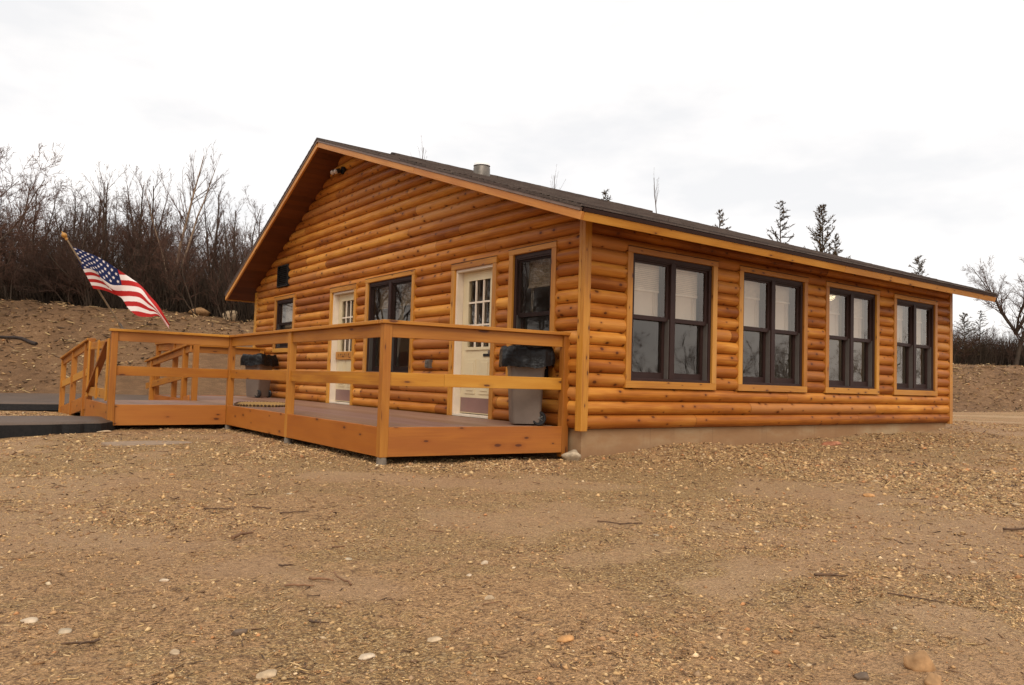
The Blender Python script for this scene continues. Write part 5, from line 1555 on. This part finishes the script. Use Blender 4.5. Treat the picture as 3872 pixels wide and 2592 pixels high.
# right hand side
RG = 'bare shrubs along the bank right of the cabin'
for row, (dist, n) in enumerate(((50.5, 14), (52.5, 14), (55.5, 14))):
    for j in range(n):
        px = 3440 + 620 * (j + rng.uniform(0.1, 0.9)) / n
        x, y = polar(px, dist + rng.uniform(-0.8, 0.8))
        if row < 2: put(protoS, int(rng.integers(0, 4)), x, y, rng.uniform(2.0, 3.3), 3.0, 'bare shrub in the brush right of the cabin', 'shrub', RG)
        else: put(protoT, int(rng.integers(0, 7)), x, y, rng.uniform(2.9, 4.2), HT, 'bare brown tree in the brush right of the cabin', 'tree', 'bare trees in the brush right of the cabin')
tr_ = tree_obj('bare_tree', wide_tree(37, 6.5), ('bark', 'twig'))
x, y = polar(3845, 49.5); place(tr_, x, y, 7.6, 6.5, R(120), 'bare tree with wide spreading branches beyond the far eave', 'tree')
# slender saplings poking above the roof
sp = Tree(51); sp.branch(Vector((0, 0, 0)), Vector((0.02, 0, 1)), 9, 0.07, 0, 2, 10, 0.02, 0.04, (13, 5), (24, 6), 0.22)
sap = tree_obj('sapling', sp)
tops = [(2079, 645, 55, 'thin sapling tip above the roof right of the flue'), (2525, 665, 48, 'tall forked sapling above the middle of the roof'), (1615, 570, 55, 'thin twig tip above the roof left of the flue')]
for i, (px, py, t_, lab) in enumerate(tops):
    p = at(px, py, t_); g = g1(p.x, p.y)
    o = sap if i == 0 else copy_tree(sap)
    place(o, p.x, p.y, p.z - g, 9.0, i * 1.7, lab, 'tree')

# cedars
def cedar(seed, h, dens=1.0, wid=0.24):
    r = random.Random(seed); t = Tree(seed)
    t.tr.append(([Vector((0.03 * math.sin(i), 0.03 * math.cos(i * 2), h * i / 10 - 0.1)) for i in range(11)], [0.10 * (1 - i / 10.6) for i in range(11)]))
    tri_v = []; tri_f = []
    n = int(95 * dens)
    for k in range(n):
        z = h * (0.10 + 0.90 * (k / n) ** 0.85)
        ln = wid * h * (1 - z / h) ** 0.72 * r.uniform(0.5, 1.35) + 0.10
        a = r.uniform(0, 6.28); el = R(r.gauss(22, 14))
        d = Vector((math.cos(a) * math.cos(el), math.sin(a) * math.cos(el), math.sin(el)))
        p0 = Vector((0, 0, z)); pts = [p0]; q = p0.copy(); dd = d.copy()
        for i in range(5):
            dd = (dd + Vector((r.gauss(0, .1), r.gauss(0, .1), 0.10))).normalized(); q = q + dd * ln / 5; pts.append(q.copy())
        t.cr.append((pts, [0.018, 0.015, 0.012, 0.009, 0.006, 0.003]))
        m_ = int(8 + ln * 24)
        for j in range(m_):
            w = r.uniform(0.12, 1.0) * 5; i = min(4, int(w)); bp = pts[i].lerp(pts[i + 1], w - i)
            nd = (pts[i + 1] - pts[i]).normalized() + Vector((r.gauss(0, .75), r.gauss(0, .75), r.gauss(0.15, .6))); nd.normalize()
            s = nd.cross(Vector((r.gauss(0, 1), r.gauss(0, 1), r.gauss(0, 1)))).normalized()
            l_ = r.uniform(0.07, 0.20); wd = r.uniform(0.012, 0.028)
            b = len(tri_v); tri_v += [bp - s * wd, bp + s * wd, bp + nd * l_ + s * wd * 0.4, bp + nd * l_ - s * wd * 0.4]; tri_f.append((b, b + 1, b + 2, b + 3))
    root = empty('cedar_tree')
    v, f = tubes_np(t.tr, 6); np_mesh('trunk', v, f, M['bark'], root, smooth=True)
    v2, f2 = tubes_np(t.cr, 3)
    v3 = np.array([p[:] for p in tri_v]); f3 = np.array(tri_f) + len(v2)
    np_mesh('crown', np.concatenate([v2, v3]), np.concatenate([f2, f3]), M['needles'], root)
    return root
CH_ = 8.0
c0 = cedar(61, CH_, 1.0, 0.20); c1 = cedar(62, CH_, 1.35, 0.26); c2 = cedar(63, CH_, 0.75, 0.21)
cds = [(2722, 795, 50, c0, 'narrow cedar tip showing above the roof left of the two taller cedars'),
       (2950, 757, 46, c2, 'sparse open cedar top behind the roof, left of the dark dense one'),
       (3110, 772, 44, c1, 'dark dense cedar top with spreading side boughs above the roof'),
       (3160, 885, 44.6, c0, 'small cedar spire just right of the dark dense cedar top'),
       (3475, 967, 50, c1, 'small dark cedar top near the far end of the roof'),
       (2290, 718, 55, c2, 'faint cedar tip above the roof between the flue and the forked sapling'),
       (3646, 1158, 51, c1, 'short dark cedar in the brush just right of the cabin wall'),
       (3705, 1149, 51, c2, 'short loose cedar under the tip of the far eave')]
seen = set()
for (px, py, t_, c, lab) in cds:
    p = at(px, py, t_); g = g1(p.x, p.y)
    o = c if id(c) not in seen else copy_tree(c); seen.add(id(c))
    place(o, p.x, p.y, p.z - g, CH_, random.uniform(0, 6.28), lab, 'cedar tree')
    s = (p.z - g) / CH_
    if px > 3600: o.scale = (s * 1.4, s * 1.4, s * 0.9)
# reflected trees beyond the yard on the near side (seen in the window glass)
for j in range(30):
    a = R(-62 + 2.4 * j + rng.uniform(-1, 1)); dist = rng.uniform(44, 58)
    x, y = 4 + dist * math.cos(a), dist * math.sin(a)
    put(protoT, int(rng.integers(0, 7)), x, y, rng.uniform(4.0, 6.6), HT, 'bare tree across the yard mirrored in the window panes', 'tree', 'bare trees mirrored in the windows')
for row in range(3):
    for j in range(17):
        a = R(92 + 3.6 * j + 1.8 * row + rng.uniform(-1, 1)); dist = 33 + 3.5 * row + rng.uniform(-1.2, 1.2) + 4 * min(1, j / 6)
        x, y = CAM.x + dist * math.cos(a), CAM.y + dist * math.sin(a)
        put(protoT, int(rng.integers(0, 7)), x, y, rng.uniform(6.5, 9.5), HT, 'bare tree on the bank mirrored in the gable windows', 'tree', 'bare trees mirrored in the gable windows')
o = copy_tree(c1); place(o, 27.0, -14.5, 4.2, CH_, 1.0, 'dark cedar across the yard mirrored in the second window', 'cedar tree')

# dense undergrowth at the foot of the thickets: stuff
def undergrowth(N, pxr, dr, hr, name, label):
    px = rng.uniform(*pxr, N); dist = rng.uniform(*dr, N)
    a = yaw - np.arctan((px - 1936) / 2892.015); dd = dist / np.cos(a - yaw)
    x = CAM.x + dd * np.cos(a); y = CAM.y + dd * np.sin(a); z = gz(x, y)
    h = rng.uniform(*hr, N) * (0.5 + vnoise(x, y, 0.8, 31)); lx = rng.normal(0, 0.24, N) * h; ly = rng.normal(0, 0.24, N) * h
    r0 = rng.uniform(0.007, 0.022, N)
    base = np.stack([x, y, z - 0.05], 1); top = base + np.stack([lx, ly, h], 1); mid = (base + top) / 2 + rng.normal(0, 0.09, (N, 3))
    th = np.arange(3) * 2 * np.pi / 3; off = np.stack([np.cos(th), np.sin(th), th * 0], 1)
    V = np.stack([base[:, None] + off[None] * r0[:, None, None], mid[:, None] + off[None] * r0[:, None, None] * 0.75, top[:, None] + off[None] * r0[:, None, None] * 0.25], 1).reshape(-1, 3)
    i = np.arange(3); j = (i + 1) % 3
    f = np.concatenate([np.stack([i, i + 3, j + 3, j], 1), np.stack([i + 3, i + 6, j + 6, j + 3], 1)])
    F = (f[None] + (np.arange(N) * 9)[:, None, None]).reshape(-1, 4)
    tag(np_mesh(name, V, F, M['brush'], smooth=True), label, kind='stuff')
undergrowth(13000, (-200, 1150), (29.3, 38), (0.6, 2.5), 'undergrowth', 'dark bare undergrowth along the top of the left bank')
undergrowth(9000, (3400, 4150), (50, 58), (0.7, 2.4), 'undergrowth', 'dark bare undergrowth along the top of the bank right of the cabin')
surf_tube((-5.2, 24.9), (-3.6, 23.4), 0.06, 'branch', M['charred'], 'charred fallen branch lying on the bank at the left edge')
for o_ in BOULD: o_.location.z = g1(o_.location.x, o_.location.y) + 0.12

# ------------------------------------------------------------------ sky and light
w = bpy.data.worlds.new('World'); scn.world = w; w.use_nodes = True
nt = w.node_tree; nt.nodes.clear()
out = nt.nodes.new('ShaderNodeOutputWorld'); bg = nt.nodes.new('ShaderNodeBackground')
sky = nt.nodes.new('ShaderNodeTexSky'); sky.sky_type = 'NISHITA'; sky.sun_disc = False
SUN_EL, SUN_AZ = R(48), R(215)          # azimuth measured clockwise from +Y
sky.sun_elevation = SUN_EL; sky.sun_rotation = SUN_AZ
tc = nt.nodes.new('ShaderNodeTexCoord')
mp = nt.nodes.new('ShaderNodeMapping'); mp.inputs['Scale'].default_value = (1.3, 1.3, 3.4)
nz = nt.nodes.new('ShaderNodeTexNoise'); nz.inputs['Scale'].default_value = 2.1; nz.inputs['Detail'].default_value = 5; nz.inputs['Roughness'].default_value = 0.55
rp_ = nt.nodes.new('ShaderNodeValToRGB')
rp_.color_ramp.elements[0].position = 0.36; rp_.color_ramp.elements[0].color = (6.8, 6.74, 6.74, 1)
rp_.color_ramp.elements[1].position = 0.66; rp_.color_ramp.elements[1].color = (9.2, 8.75, 8.35, 1)
mx = nt.nodes.new('ShaderNodeMix'); mx.data_type = 'RGBA'; mx.inputs[0].default_value = 0.94
nt.links.new(tc.outputs['Generated'], mp.inputs[0]); nt.links.new(mp.outputs[0], nz.inputs['Vector']); nt.links.new(nz.outputs[0], rp_.inputs[0])
nt.links.new(sky.outputs[0], mx.inputs[6]); nt.links.new(rp_.outputs[0], mx.inputs[7]); nt.links.new(mx.outputs[2], bg.inputs[0])
bg.inputs[1].default_value = 0.10
nt.links.new(bg.outputs[0], out.inputs[0])
sd = bpy.data.lights.new('sun', 'SUN'); sd.energy = 1.4; sd.angle = R(35); sd.color = (1.0, 0.93, 0.82)
so2 = bpy.data.objects.new('sun', sd); COL.objects.link(so2)
dirv = Vector((math.sin(SUN_AZ) * math.cos(SUN_EL), math.cos(SUN_AZ) * math.cos(SUN_EL), math.sin(SUN_EL)))
so2.rotation_euler = (-dirv).to_track_quat('-Z', 'Y').to_euler()

scn.view_settings.view_transform = 'Standard'; scn.view_settings.look = 'None'
scn.view_settings.exposure = 0.5; scn.view_settings.gamma = 1.0
scn.cycles.max_bounces = 8; scn.cycles.transparent_max_bounces = 16; scn.cycles.diffuse_bounces = 4; scn.cycles.glossy_bounces = 4
scn.cycles.use_denoising = True
